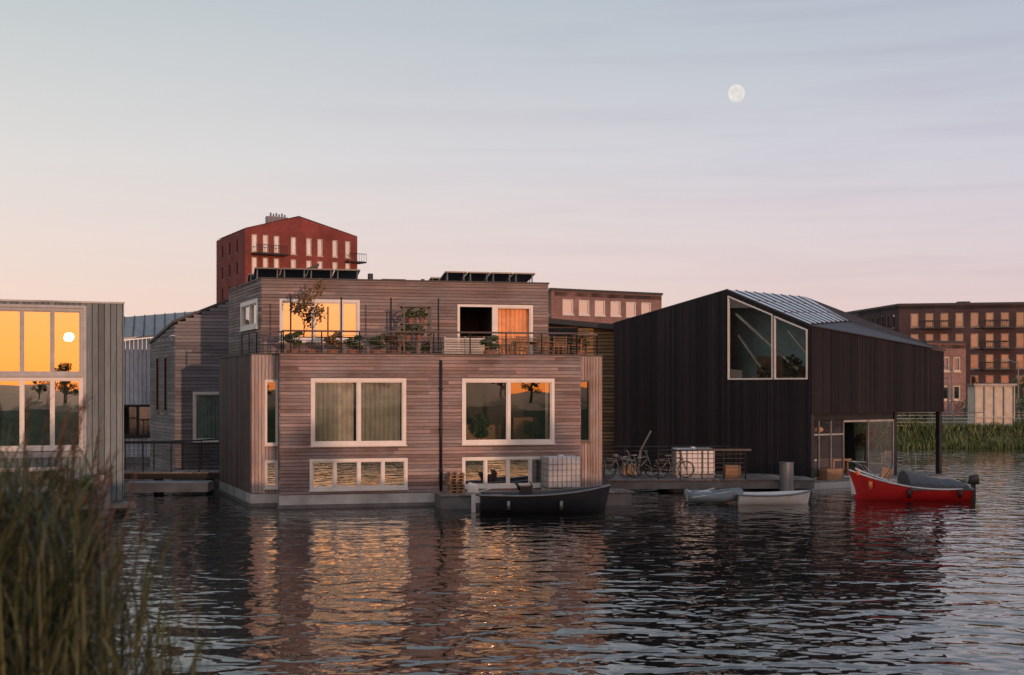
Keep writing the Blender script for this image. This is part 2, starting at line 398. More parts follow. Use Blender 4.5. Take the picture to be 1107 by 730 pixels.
for nm, a, b, k, mt, ops in walls:
    F, L = wf(H2(*a), H2(*b))
    bk = MB(); cells(bk, F, L, .44, ZT - .02, ops, -.14, -.004); bk.obj(nm + '_backing', 'backing', mh)
    p = MB()
    if k == 'h': planks_h(p, F, L, .46, ZT, ops)
    else: planks_v(p, F, L, .46, ZT, ops, .11)
    p.obj(nm + '_boards', mt, mh)
    c = MB(); c.box(F, -.03, L + .03, -.16, .055, ZT + .002, ZT + .05); c.obj(nm + '_coping', 'roofdark', mh)
F, L = wf(H2(0, 0), H2(10.46, 0))
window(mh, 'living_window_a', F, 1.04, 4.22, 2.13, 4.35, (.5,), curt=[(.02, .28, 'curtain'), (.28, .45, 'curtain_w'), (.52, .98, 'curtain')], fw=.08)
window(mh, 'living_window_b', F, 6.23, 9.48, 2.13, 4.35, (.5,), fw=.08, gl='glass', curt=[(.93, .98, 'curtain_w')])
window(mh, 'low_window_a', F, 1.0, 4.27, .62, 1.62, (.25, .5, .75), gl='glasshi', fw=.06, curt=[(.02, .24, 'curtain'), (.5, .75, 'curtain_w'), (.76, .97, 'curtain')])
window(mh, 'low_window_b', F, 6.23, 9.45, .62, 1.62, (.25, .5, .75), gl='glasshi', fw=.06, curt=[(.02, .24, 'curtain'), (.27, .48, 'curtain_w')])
m1 = MB(); m1.box(F, 6.5, 7.8, -1.5, -.9, 2.13, 2.75); m1.box(F, 8.3, 9.2, -1.7, -1.2, 2.13, 3.0); m1.obj('living_room_furniture', 'seat', mh, False, .04)
m1 = MB(); leaves(m1, F(7.0, -.6, 2.7), (.35, .25, .45), 160, .12); leaves(m1, F(8.9, -.6, 2.6), (.3, .25, .35), 120, .1); m1.obj('living_room_plants', 'leaf', mh)
dp = MB(); dp.tube(F(5.45, .08, .5), F(5.45, .08, 5.0), .05, n=8)
for z in (1.2, 2.6, 4): dp.box(F, 5.38, 5.52, 0, .14, z, z + .05)
dp.obj('downpipe', 'steel', mh, True)
F, L = wf(H2(-.92, .9), H2(0, .9))
window(mh, 'slit_window_a', F, .47, .85, 2.13, 4.3, fw=.05, sash=False); window(mh, 'slit_window_b', F, .47, .85, .65, 1.55, fw=.06, sash=False, gl='glasshi')
F, L = wf(H2(10.46, .9), H2(11.52, .9)); window(mh, 'slit_window_c', F, .2, .6, 2.13, 4.3, fw=.04, frame='steel', sash=False)
ups = [('up_front', (-.51, 2.8), (10.0, 2.8), [(.65, 3.45, 5.75, 7.2), (7.1, 9.9, 5.02, 7.1)]),
       ('up_left', (-1.56, 9), (-.51, 2.8), [(2.6, 5.7, 6.25, 7.25)]), ('up_right', (10, 2.8), (10, 9), []), ('up_back', (10, 9), (-1.56, 9), [])]
for nm, a, b, ops in ups:
    F, L = wf(H2(*a), H2(*b))
    bk = MB(); cells(bk, F, L, 4.98, 7.93, ops, -.14, -.004); bk.obj(nm + '_backing', 'backing', mh)
    p = MB(); planks_h(p, F, L, 5.0, 7.93, ops); p.obj(nm + '_boards', 'cedar_up', mh)
    c = MB(); c.box(F, -.04, L + .04, -.2, .06, 7.932, 7.99); c.obj(nm + '_coping', 'roofdark', mh)
mb = MB(); mb.prism([H2(*p) for p in [(-.4, 2.92), (9.88, 2.92), (9.88, 8.9), (-1.4, 8.9)]], 7.75, 7.9); mb.obj('roof', 'roofdark', mh)
F, L = wf(H2(-.51, 2.8), H2(10, 2.8))
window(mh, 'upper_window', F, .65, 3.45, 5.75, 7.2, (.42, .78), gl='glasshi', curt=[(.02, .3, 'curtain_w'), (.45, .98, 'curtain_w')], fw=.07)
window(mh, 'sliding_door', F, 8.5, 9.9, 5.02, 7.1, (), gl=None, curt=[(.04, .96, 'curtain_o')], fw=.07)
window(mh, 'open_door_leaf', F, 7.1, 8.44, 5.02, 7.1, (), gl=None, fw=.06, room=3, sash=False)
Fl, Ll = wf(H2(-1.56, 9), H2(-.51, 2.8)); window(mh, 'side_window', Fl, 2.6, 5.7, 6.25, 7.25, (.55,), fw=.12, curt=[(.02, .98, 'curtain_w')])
sp_, sf = MB(), MB()
for s0, s1, t0 in ((-.75, 3.1, 3.3), (6.2, 9.7, 3.3), (-.9, 2.8, 6.0), (6.1, 9.6, 6.0)):
    n = 4; wd = (s1 - s0) / n
    for i in range(n):
        a = s0 + i * wd; b = a + wd - .05; zf, zb = 8.34, 8.12
        sp_.hexa([H(a, t0, zf), H(b, t0, zf), H(b, t0 + 1.5, zb), H(a, t0 + 1.5, zb), H(a, t0, zf + .05), H(b, t0, zf + .05), H(b, t0 + 1.5, zb + .05), H(a, t0 + 1.5, zb + .05)])
        for q in (a + .1, b - .1):
            sf.tube(H(q, t0 + .1, 7.9), H(q, t0 + .1, zf), .025); sf.tube(H(q, t0 + 1.4, 7.9), H(q, t0 + 1.4, zb), .02); sf.tube(H(q, t0 + .9, 7.9), H(q, t0 + .1, zf), .018)
sp_.obj('solar_panels', 'solar', mh); sf.obj('solar_rack', 'greysteel', mh)
mb = MB(); mb.box(H, 4.0, 4.9, 4.5, 5.3, 7.9, 8.16); mb.box(H, 5.0, 5.7, 5.5, 6.2, 7.9, 8.12); mb.tube(H(3.5, 4, 7.9), H(3.5, 4, 8.3), .1, n=10); mb.tube(H(5.5, 4.2, 7.9), H(5.5, 4.2, 8.15), .07, n=8); mb.obj('roof_vents', 'roofdark', mh)
rl, hr = MB(), MB()
def rail(pts, z0, z1, nr, mbr, mbh, sp=1.3, r=.018):
    for a, b in zip(pts[:-1], pts[1:]):
        a = Vector(a); b = Vector(b); L = (b - a).length; n = max(1, round(L / sp))
        for i in range(n + 1):
            p = a + (b - a) * i / n; mbr.tube((p.x, p.y, z0), (p.x, p.y, z1), .025)
        for k in range(nr):
            z = z0 + (z1 - z0) * (k + .6) / (nr + .4); mbr.tube((a.x, a.y, z), (b.x, b.y, z), r * .55, n=4)
        mbh.tube((a.x, a.y, z1), (b.x, b.y, z1), .032)
rail([H(-1.2, 3, 0), H(-.75, 1.05, 0), H(.08, 1.0, 0), H(.1, .1, 0), H(10.36, .1, 0), H(10.4, 1.0, 0), H(11.4, 1.05, 0), H(11.4, 4, 0)], 5.22, 5.98, 4, rl, hr)
for s in (.35, 2.05, 3.75, 5.4): rl.tube(H(s, .14, 5.2), H(s, .14, 7.15), .03)
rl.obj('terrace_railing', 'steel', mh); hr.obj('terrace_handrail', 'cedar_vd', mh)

def chair(name, loc, ang, mt='furn'):
    r = root(name, loc); F = fr(loc[0], loc[1], ang, loc[2]); m1 = MB(); m2 = MB()
    for a in (-.22, .22):
        m1.tube(F(a, -.22, 0), F(a, -.22, .62), .02); m1.tube(F(a, .22, 0), F(a, .28, .92), .02); m1.tube(F(a, -.25, .62), F(a, .25, .62), .02)
    for i in range(6): m2.box(F, -.22, .22, -.22 + i * .075, -.16 + i * .075, .42, .44)
    for i in range(5): m2.box(F, -.2, .2, .235 + i * .01, .255 + i * .01, .52 + i * .08, .57 + i * .08)
    m1.obj('legs', mt, r); m2.obj('slats', mt, r)
def table(name, loc, ang, L=1.8, W=.8):
    r = root(name, loc); F = fr(loc[0], loc[1], ang, loc[2]); m1 = MB()
    for i in range(7): m1.box(F, -L / 2, L / 2, -W / 2 + i * W / 7, -W / 2 + (i + 1) * W / 7 - .01, .71, .74)
    m1.obj('table_top', 'furn', r); m2 = MB()
    for a in (-1, 1):
        for b in (-1, 1): m2.tube(F(a * (L / 2 - .1), b * (W / 2 - .08), 0), F(a * (L / 2 - .1), b * (W / 2 - .08), .71), .03)
    m2.box(F, -L / 2 + .1, L / 2 - .1, -.02, .02, .62, .7); m2.obj('legs', 'furn', r)
zt = 4.985
table('terrace_table', H(9.3, 1.3, zt), ua)
for s, t, a in ((8.5, .75, 3.1), (9.2, .7, 3.2), (9.9, .75, 3.0), (8.7, 1.95, 0), (9.7, 1.95, .2), (8.0, 1.3, 1.5), (10.6, 1.5, -1.5), (7.5, 1.8, .4)):
    chair('terrace_chair', H(s, t, zt), ua + a)
bn = root('slatted_bench', H(6.4, .8, zt)); m1 = MB()
for i in range(7): m1.box(H, 5.7, 7.1, .55, .575, zt + .25 + i * .085, zt + .31 + i * .085)
for i in range(4): m1.box(H, 5.7, 7.1, .6 + i * .11, .69 + i * .11, zt + .42, zt + .45)
m1.obj('slats', 'palewood', bn); m2 = MB()
for s in (5.68, 6.4, 7.08):
    m2.box(H, s, s + .05, .578, .6, zt, zt + .88); m2.box(H, s, s + .05, 1.0, 1.05, zt, zt + .42)
m2.obj('legs', 'palewood', bn)
pg = root('pergola_plant_rack', H(4.8, 1.3, zt)); m1 = MB()
for s in (4.3, 5.25):
    for t in (1.0, 1.5): m1.box(H, s, s + .06, t, t + .06, zt, zt + 1.95)
for z in (.1, .7, 1.3, 1.9): m1.box(H, 4.25, 5.36, .98, 1.58, zt + z, zt + z + .04)
m1.obj('frame', 'steel', pg); m1 = MB(); m2 = MB()
for s, z in ((4.5, .74), (4.9, .74), (5.15, .14), (4.6, 1.34), (5.0, 1.34), (4.5, .14)):
    m1.tube(H(s, 1.25, zt + z), H(s, 1.25, zt + z + .2), .08, .11, 10); leaves(m2, H(s, 1.25, zt + z + .34), (.22, .22, .2), 90, .07)
m1.obj('pots', 'terra', pg); m2.obj('foliage', 'leaf', pg)
def potplant(name, loc, h, rad, n, mt='leaf', trunk=True, sz=.08):
    r = root(name, loc); x, y, z = loc; m1 = MB(); m1.tube((x, y, z), (x, y, z + .38), .15, .21, 12); m1.obj('pot', 'terra', r)
    if trunk:
        m2 = MB(); m2.tube((x, y, z + .3), (x + .05, y, z + h * .6), .03, .02)
        for i in range(7):
            a = i * 1.1; zz = z + h * (.4 + .06 * i); m2.tube((x + .03, y, zz), (x + math.cos(a) * rad * .7, y + math.sin(a) * rad * .7, zz + h * .18), .014, .006)
        m2.obj('trunk', 'bark', r)
    m3 = MB()
    for i in range(7):
        a = i * 1.1; leaves(m3, (x + math.cos(a) * rad * .6, y + math.sin(a) * rad * .6, z + h * (.58 + .06 * i)), (rad * .45, rad * .45, h * .1), n // 7, sz)
    m3.obj('foliage', mt, r)
potplant('potted_olive_tree', H(1.1, .8, zt), 2.75, .5, 420, 'leafdry', sz=.075)
for s, t, h, mt in ((.45, .6, 1.0, 'leaf'), (1.8, .5, .95, 'leafdry'), (2.5, .55, .85, 'leaf'), (3.3, .5, .9, 'leaf'), (3.9, .6, 1.0, 'leafdry'), (10.8, 1.4, 1.1, 'leafdry'), (11.1, 2.2, 1.2, 'leaf'), (7.3, .5, .9, 'leaf')):
    potplant('potted_shrub', H(s, t, zt), h, .34, 250, mt)

def ibc(name, loc, ang, w=1.15, d=.95, h=1.0):
    r = root(name, loc); F = fr(loc[0], loc[1], ang, loc[2]); m1 = MB(); m1.box(F, -w / 2, w / 2, -d / 2, d / 2, .16, h); m1.tube(F(0, 0, h), F(0, 0, h + .06), .1, n=12)
    m1.obj('bottle', 'plastic', r, False, .05); m2 = MB(); q = .02
    for z in (.16, .36, .56, .76, .96):
        P = [F(-w / 2 - q, -d / 2 - q, z), F(w / 2 + q, -d / 2 - q, z), F(w / 2 + q, d / 2 + q, z), F(-w / 2 - q, d / 2 + q, z), F(-w / 2 - q, -d / 2 - q, z)]; m2.path(P, .014, 4)
    for i in range(8):
        a = -w / 2 + w * i / 7; m2.tube(F(a, -d / 2 - q, .1), F(a, -d / 2 - q, h), .013, n=4); m2.tube(F(a, d / 2 + q, .1), F(a, d / 2 + q, h), .013, n=4)
    for i in range(6):
        b_ = -d / 2 + d * i / 5
        for a in (-w / 2 - q, w / 2 + q): m2.tube(F(a, b_, .1), F(a, b_, h), .013, n=4)
    m2.obj('cage', 'greysteel', r); m3 = MB()
    for b_ in (-d / 2, 0, d / 2 - .08): m3.box(F, -w / 2, w / 2, b_, b_ + .08, .0, .1)
    m3.obj('pallet', 'palewood', r)
jt = root('side_jetty', H(10, -.9, .3)); m1 = MB()
for i in range(40): m1.box(H, 5.2 + i * .17, 5.2 + i * .17 + .155, -1.45, -.12, .42, .47)
m1.obj('planks', 'deckwood', jt); m1 = MB(); m1.box(H, 5.22, 11.9, -1.4, -.15, -.2, .40); m1.obj('float', 'concdark', jt)
ibc('ibc_water_tank', H(9.55, -.75, .48), ua, h=1.2)
pc = root('wooden_pallet_stack', H(5.7, -.8, .475)); m1 = MB()
for i in range(7):
    o = U(-.04, .04)
    for b_ in (-1.05, -.85, -.65): m1.box(H, 5.6 + o, 6.1 + o, b_, b_ + .12, .475 + i * .1, .475 + i * .1 + .03)
    for a in (5.6, 5.82, 6.04): m1.box(H, a + o, a + .06 + o, -1.05, -.53, .507 + i * .1, .507 + i * .1 + .062)
m1.obj('pallets', 'furn', pc)

# ------------------------------------------------------------------ BLACK HOUSE
A, C, E = (4.74, 60.0), (12.02, 52.0), (18.83, 56.5); B = (A[0] + E[0] - C[0], A[1] + E[1] - C[1])
bh = root('black_timber_house', (12, 57, 0))
F, L = wf(A, C); sP = .604 * L
top = lambda s: 7.01 + 1.19 * s / sP if s < sP else 8.2 - 1.7 * (s - sP) / (L - sP)
wtop = lambda s: top(s) - .16
ops = [(sP + .08, L - .15, 4.36, wtop)]
p = MB(); planks_v(p, F, L, .3, top, ops, .14); p.obj('gable_wall_boards', 'black_v', bh)
bk = MB()
for a, b_ in ((0, sP), ):
    bk.hexa([F(a, -.15, .3), F(b_, -.15, .3), F(b_, -.01, .3), F(a, -.01, .3), F(a, -.15, top(a) - .02), F(b_, -.15, top(b_) - .02), F(b_, -.01, top(b_) - .02), F(a, -.01, top(a) - .02)])
bk.box(F, sP, L, -.15, -.01, .3, 4.34); bk.obj('gable_wall_core', 'backing', bh)
def bar(mb, F, a, b_, w_, o0, o1):
    d = Vector((b_[0] - a[0], b_[1] - a[1])).normalized(); n = Vector((-d.y, d.x)) * w_ / 2
    c = [(a[0] - n.x, a[1] - n.y), (b_[0] - n.x, b_[1] - n.y), (b_[0] + n.x, b_[1] + n.y), (a[0] + n.x, a[1] + n.y)]
    mb.hexa([F(x, o0, z) for x, z in c] + [F(x, o1, z) for x, z in c])
wfm, wg = MB(), MB(); s0, s1, sm = sP + .12, L - .2, sP + 2.45
for a, b_ in ((s0, sm - .06), (sm + .06, s1)):
    za, zb = wtop(a) - .05, wtop(b_) - .05
    bar(wfm, F, (a, 4.42), (b_, 4.42), .06, -.08, .05); bar(wfm, F, (a, 4.39), (a, za), .06, -.08, .047); bar(wfm, F, (b_, 4.39), (b_, zb), .06, -.08, .047); bar(wfm, F, (a - .03, za), (b_ + .03, zb), .06, -.075, .053)
    wg.poly([F(a, -.02, 4.42), F(b_, -.02, 4.42), F(b_, -.02, zb), F(a, -.02, za)])
wfm.obj('studio_window_frame', 'white', bh); wg.obj('studio_window_pane', 'glassclear', bh)
m1 = MB(); bar(m1, F, (s0 + .1, 7.2), (sm + .9, 4.8), .10, -.45, -.35); bar(m1, F, (s0 + .05, 6.3), (s0 + 1.6, 4.5), .07, -.65, -.55); bar(m1, F, (sm + .3, 6.4), (s1 - .1, 5.1), .07, -.65, -.55); m1.obj('studio_beams', 'curtain_w', bh)
m1 = MB(); m1.box(F, sm - .055, sm + .055, -.1, .04, 4.3, wtop(sm)); m1.obj('studio_window_post', 'black_v', bh)
rm = MB(); rm.poly([F(sP - 2, -2.2, 4.3), F(L, -2.2, 4.3), F(L, -2.2, 6.4), F(sP, -2.2, 8.0), F(sP - 2, -2.2, 7.6)]); rm.poly([F(sP - 2, -.16, 4.3), F(L, -.16, 4.3), F(L, -2.2, 4.3), F(sP - 2, -2.2, 4.3)])
rm.obj('studio_room', 'curtain_t', bh)
m1 = MB(); m1.box(F, s0 + .3, s0 + 1.6, -2.0, -1.6, 4.31, 5.4); m1.box(F, sm + .2, sm + 1.3, -1.6, -1.2, 4.31, 4.95); m1.obj('studio_furniture', 'furn', bh)
m1 = MB(); leaves(m1, F(sm + .6, -.5, 4.9), (.4, .3, .5), 200, .12); leaves(m1, F(sm - .8, -.6, 4.7), (.4, .3, .35), 140, .12); m1.obj('studio_plants', 'leaf', bh)
F2, L2 = wf(C, E); t2 = lambda s: 6.5 - (6.5 - 5.63) * s / L2
p = MB(); planks_v(p, F2, L2, 3.0, t2, [], .14); p.obj('eave_wall_boards', 'black_v', bh)
m1 = MB(); m1.hexa([F2(0, -.15, 3.02), F2(L2, -.15, 3.02), F2(L2, -.01, 3.02), F2(0, -.01, 3.02), F2(0, -.15, 6.45), F2(L2, -.15, 5.6), F2(L2, -.01, 5.6), F2(0, -.01, 6.45)]); m1.obj('eave_wall_core', 'backing', bh)
F3, L3 = wf(E, B); F4, L4 = wf(B, A)
p = MB(); planks_v(p, F3, L3, 3.0, lambda s: 5.63 + 1.4 * s / L3, [], .2); planks_v(p, F4, L4, .3, 7.0, [(0, 5.2, .29, 3.0)], .2); p.obj('rear_wall_boards', 'black_v', bh)
P = F(sP, 0, 8.22); Q = Vector((13.16, 57.9, 8.1)); Rr = Vector((15.0, 57.2, 6.95)); Ct = F(L + .06, .02, 6.53); Et = F2(L2 + .05, .05, 5.68); At = F(-.05, .03, 7.03); Bt = Vector((B[0], B[1], 7.0))
rf = MB(); rf.poly([Ct, Et, Rr]); rf.poly([At, P, Q, Bt]); rf.poly([Q, Rr, Et, Bt]); rf.poly([P - Vector((0, 0, .03)), Ct - Vector((0, 0, .03)), Rr - Vector((0, 0, .03)), Q - Vector((0, 0, .03))]); rf.obj('roof', 'roofdark', bh)
pn, pr = MB(), MB(); n = 9
up = Vector((0, 0, .03))
def bil(u, v): return (P * (1 - u) + Q * u) * (1 - v) + (Ct * (1 - u) + Rr * u) * v
for i in range(n):
    for j in range(3):
        u0, u1, v0, v1 = i / n + .022, (i + 1) / n - .022, .02 + j * .32, .02 + (j + 1) * .32 - .03
        pn.hexa([bil(u0, v0), bil(u1, v0), bil(u1, v1), bil(u0, v1)] + [q + up for q in (bil(u0, v0), bil(u1, v0), bil(u1, v1), bil(u0, v1))])
    pr.tube(bil(i / n, 0) + up, bil(i / n, 1) + up, .025, n=4)
pn.obj('roof_panels', 'roofmetal', bh); pr.obj('roof_seams', 'roofdark', bh)
vg = MB()
for a, b_ in ((At, P), (P, Ct), (Ct, Et)): vg.tube(a, b_, .035, n=5)
vg.obj('verge_trim', 'roofdark', bh)
m1 = MB(); m1.poly([F2(0, -.01, 3.01), F2(L2, -.01, 3.01), Vector((B[0], B[1], 3.01)), Vector((A[0], A[1], 3.01))]); m1.obj('soffit', 'furn', bh)
m1 = MB(); m1.prism([tuple(F(-.4, .3, 0))[:2], tuple(F(L + .3, .4, 0))[:2], tuple(F2(L2 + .3, .3, 0))[:2], (B[0], B[1])], -.5, .24); m1.obj('pontoon', 'concrete', bh)
m1 = MB()
for i in range(int(L2 / .16)): m1.box(F2, .02 + i * .16, .02 + i * .16 + .145, -8, .2, .25, .30)
m1.obj('terrace_deck', 'deckwood', bh)
m1 = MB(); m1.box(F2, .05, .22, -.25, -.05, .3, 3.0); m1.box(F2, L2 - .22, L2 - .04, -.25, -.05, .3, 3.0); m1.box(F2, 5.5, 5.66, -.6, -.44, .3, 3.0); m1.box(F2, L2 - .22, L2 - .04, -8, -7.8, .3, 3.0); m1.box(F2, .3, 5.4, -.62, -.44, 2.72, 3.0); m1.obj('posts', 'steel', bh)
gp, gf = MB(), MB()
for i, (a, b_) in enumerate(((.3, .95), (.95, 1.65), (1.65, 2.4), (2.4, 3.9), (3.9, 5.5))):
    if i != 3: gp.poly([F2(a, -.52, .35), F2(b_, -.52, .35), F2(b_, -.52, 2.7), F2(a, -.52, 2.7)])
    for q in (a, b_): gf.box(F2, q - .03, q + .03, -.57, -.47, .31, 2.7)
    gf.box(F2, a + .036, b_ - .036, -.565, -.475, .31, .4)
    gf.box(F2, a + .036, b_ - .036, -.565, -.475, 2.1 if i < 3 else 2.62, 2.16 if i < 3 else 2.7)
gp.poly([F2(5.5, -.52, .35), F2(5.5, -6, .35), F2(5.5, -6, 2.7), F2(5.5, -.52, 2.7)]); gp.obj('garden_room_glazing', 'glassclear', bh); gf.obj('garden_room_frames', 'surround', bh)
m1 = MB(); m1.box(F2, .3, 2.2, -2.6, -2.5, .3, 2.9); m1.obj('garden_room_rear_wall', 'roomlight', bh)
m1 = MB(); m1.box(F2, .7, 1.2, -1.6, -1.2, .3, 1.2); m1.box(F2, 1.4, 2.0, -2.2, -1.9, .3, 2.0); m1.box(F2, 2.8, 3.9, -2.2, -1.4, .95, 1.02); m1.box(F2, 2.9, 2.97, -2.1, -1.5, .3, .95); m1.box(F2, 3.75, 3.82, -2.1, -1.5, .3, .95); m1.obj('garden_room_cabinets', 'furn', bh)
m1 = MB(); m1.box(F2, .8, 1.7, .1, -.35, .3, .75); m1.obj('storage_box', 'furn', bh)
m1 = MB(); m1.tube(F2(1.9, -1.4, 2.4), F2(1.9, -1.4, 3.0), .01); sphere(m1, F2(1.9, -1.4, 2.3), (.2, .2, .12)); m1.obj('pendant_shade', 'curtain_o', bh)
chair('lounge_chair', F2(6.5, -1.6, .3), .9, 'palewood'); chair('lounge_chair', F2(7.4, -2.4, .3), -.6, 'palewood')
potplant('potted_palm', F2(6.3, -2.8, .3), 1.9, .5, 260, 'leafdry', sz=.13)

pj = root('mooring_pontoon', (7, 50.5, .3)); J = fr(3.7, 50.2, .03)
m1 = MB()
for i in range(48): m1.box(J, i * .17, i * .17 + .155, 0, 3.4, .44, .48)
m1.obj('deck_planks', 'deckwood', pj); m1 = MB(); m1.box(J, 0, 8.1, .05, 3.3, .12, .43); m1.obj('deck_beam', 'concdark', pj)
m1 = MB()
for a in (.4, 2.8, 5.2, 7.4): m1.tube(J(a, .8, .1), J(a, .8, -.4), .45, n=14); m1.tube(J(a, 2.6, .1), J(a, 2.6, -.4), .45, n=14)
m1.obj('floats', 'concdark', pj)
m1, m2 = MB(), MB(); rail([J(2.0, .1, 0), J(5.4, .1, 0), J(5.4, 2.8, 0)], .48, 1.62, 6, m1, m2, .9); rail([J(.2, 3.2, 0), J(5.4, 3.2, 0)], .48, 1.62, 5, m1, m2, .9)
m1.box(J, 3.5, 5.6, -.05, .12, 1.6, 1.68); m1.obj('railing', 'steel', pj); m2.obj('handrail', 'steel', pj)
ibc('ibc_water_tank', J(3.6, 1.6, .48), .05, 1.5, 1.0, 1.15)
m1 = MB(); m1.box(J, 4.7, 5.3, .5, 1.1, .48, 1.0); m1.box(J, .9, 1.4, 2.4, 2.9, .48, .95); cr_ = root('storage_crates', J(5, .8, .48)); m1.obj('crates', 'furn', cr_, False, .02)
cr = root('boat_davit', J(1.7, 2.4, .48)); m1 = MB(); m1.tube(J(1.5, 2.4, .48), J(1.6, 2.4, 1.5), .05); m1.tube(J(1.6, 2.4, 1.5), J(2.0, 2.2, 2.3), .035); m1.tube(J(1.5, 2.4, 1.2), J(1.8, 2.3, 1.9), .02); m1.obj('arm', 'greysteel', cr)
def bicycle(name, loc, ang):
    r = root(name, loc); F = fr(loc[0], loc[1], ang, loc[2]); m1, m2, m3 = MB(), MB(), MB()
    ax = F(1, 0, 0) - F(0, 0, 0); az = Vector((0, 0, 1))
    for x in (0, 1.05):
        m1.ring(F(x, 0, .34), ax, az, .32, .02, 20)
        for k in range(10): t = k * .628; m3.tube(F(x, 0, .34), F(x, 0, .34) + ax * .31 * math.cos(t) + az * .31 * math.sin(t), .003, n=3, cap=False)
    bbk, st, hd = F(.45, 0, .3), F(.3, 0, .85), F(.85, 0, .88)
    for a, b_ in ((F(0, 0, .34), bbk), (F(0, 0, .34), F(.33, 0, .72)), (bbk, st), (bbk, F(.88, 0, .75)), (F(.33, 0, .75), F(.85, 0, .82)), (F(1.05, 0, .34), hd), (hd, F(.8, 0, 1.03)), (F(.78, -.28, 1.05), F(.78, .28, 1.05)), (F(-.2, 0, .72), F(.3, 0, .7)), (F(-.2, 0, .72), F(0, 0, .34))): m2.tube(a, b_, .017)
    m2.box(F, .18, .42, -.07, .07, .86, .91); m2.ring(bbk, ax, az, .09, .012, 10)
    m1.obj('tyres', 'steel', r, True); m2.obj('frame', 'greysteel', r, True); m3.obj('spokes', 'greysteel', r)
bicycle('bicycle', J(.1, .7, .48), .1); bicycle('bicycle', J(.9, 1.3, .48), .2); bicycle('bicycle', J(.2, 1.9, .48), -.1); bicycle('bicycle', J(2.2, .9, .48), .15)
def pile(name, x, y, r_, z):
    m1 = MB(); m1.tube((x, y, -1.5), (x, y, z), r_, n=20); m1.tube((x, y, z), (x, y, z + .03), r_ + .02, n=20); m1.obj(name, 'greysteel', None)
pile('mooring_pile', 10.6, 50.0, .27, 1.15); pile('mooring_pile', -13.2, 41.9, .26, 1.22)

# ------------------------------------------------------------------ boats
def hull(r, F, L, Bm, sheer, bowrise, mt, inner='greyrub', rim='greysteel', floor=.18, transom=.8, keel=-.18, band=None, flare=.75):
    n = 22; o, inn, rm, bd = [], [], [], []
    for i in range(n + 1):
        t = i / n; w_ = Bm / 2 * (transom + (1 - transom) * math.sin(min(1, t / .45) * math.pi / 2)) if t < .45 else Bm / 2 * (1 - ((t - .45) / .55) ** 2.4)
        w_ = max(w_, .012); zs = sheer + bowrise * (max(0, t - .2) / .8) ** 2 + .04 * (1 - t) ** 2
        x = t * L; rake = .22 * max(0, (t - .7) / .3)
        prof = [(1, zs, 0), (.97, zs * .7, .3), (.88 * flare / .75, zs * .35, .6), (flare, 0.0, .85), (.35, keel * .8, 1), (0, keel, 1)]
        o.append([F(x - rake * q * (zs + .1), k * w_, z) for k, z, q in prof] + [F(x - rake * q * (zs + .1), -k * w_, z) for k, z, q in reversed(prof[:-1])])
        wi = max(w_ - .07, .004); inn.append([F(x - rake * .1, wi, zs - .01), F(x - rake * .5, wi * .85, floor), F(x - rake * .5, -wi * .85, floor), F(x - rake * .1, -wi, zs - .01)])
        rm.append((F(x, w_, zs), F(x, wi, zs - .01), F(x, -wi, zs - .01), F(x, -w_, zs)))
        bd.append((F(x - rake * .08, w_ + .012, zs - .03), F(x - rake * .08, -w_ - .012, zs - .03)))
    def loft(rows, close=False):
        mb = MB(); k = len(rows[0])
        for row in rows: mb.v += [tuple(p) for p in row]
        for i in range(len(rows) - 1):
            for j in range(k - 1): a = i * k + j; mb.f.append((a, a + 1, a + k + 1, a + k))
        if close: mb.f.append(tuple(range(k)))
        return mb
    loft(o, True).obj('hull', mt, r, True)
    loft(inn).obj('cockpit', inner, r)
    mb = MB()
    for a, b_ in zip(rm[:-1], rm[1:]):
        mb.poly([a[0], a[1], b_[1], b_[0]]); mb.poly([a[3], a[2], b_[2], b_[3]])
    mb.poly([rm[0][0], rm[0][3], inn[0][2], inn[0][1]])
    mb.obj('gunwale', rim, r)
    mb = MB()
    for a, b_ in zip(bd[:-1], bd[1:]): mb.tube(a[0], b_[0], .032, n=8, cap=False); mb.tube(a[1], b_[1], .032, n=8, cap=False)
    mb.tube(bd[0][0], bd[0][1], .032, n=8); mb.obj('rubbing_strake', rim if band is None else band, r, True)
    return inn
def outboard(r, F, x, z, mt='whitehull'):
    m1 = MB(); m1.hexa([F(x - .42, -.13, z + .25), F(x - .02, -.13, z + .25), F(x - .02, .13, z + .25), F(x - .42, .13, z + .25), F(x - .38, -.11, z + .62), F(x - .08, -.11, z + .55), F(x - .08, .11, z + .55), F(x - .38, .11, z + .62)]); m1.obj('outboard_cowl', mt, r, True, .05)
    m2 = MB(); m2.box(F, x - .28, x - .14, -.06, .06, z - .6, z + .26); m2.box(F, x - .16, x + .08, -.1, .1, z - .05, z + .15); m2.tube(F(x - .05, 0, z + .3), F(x + .4, 0, z + .42), .02); m2.obj('outboard_leg', mt, r)
bo = root('motor_sloop', (1.0, 42.6, 0)); F = fr(-1.05, 42.4, .05)
hull(bo, F, 4.3, 1.6, .58, .30, 'blackhull', 'tarp', 'greysteel'); outboard(bo, F, 0, .35)
m1 = MB(); m1.box(F, .35, .8, -.6, .6, .4, .52); m1.box(F, 2.6, 3.0, -.5, .5, .4, .52); m1.obj('seats', 'seat', bo, False, .03)
m1 = MB(); m1.box(F, 1.3, 1.7, -.25, .25, .18, .84); m1.tube(F(1.2, 0, .82), F(1.28, 0, .86), .15, n=14); m1.hexa([F(1.7, -.25, .82), F(1.75, -.25, .82), F(1.75, .25, .82), F(1.7, .25, .82), F(1.62, -.22, 1.0), F(1.64, -.22, 1.0), F(1.64, .22, 1.0), F(1.62, .22, 1.0)]); m1.obj('console', 'steel', bo)
m1 = MB()
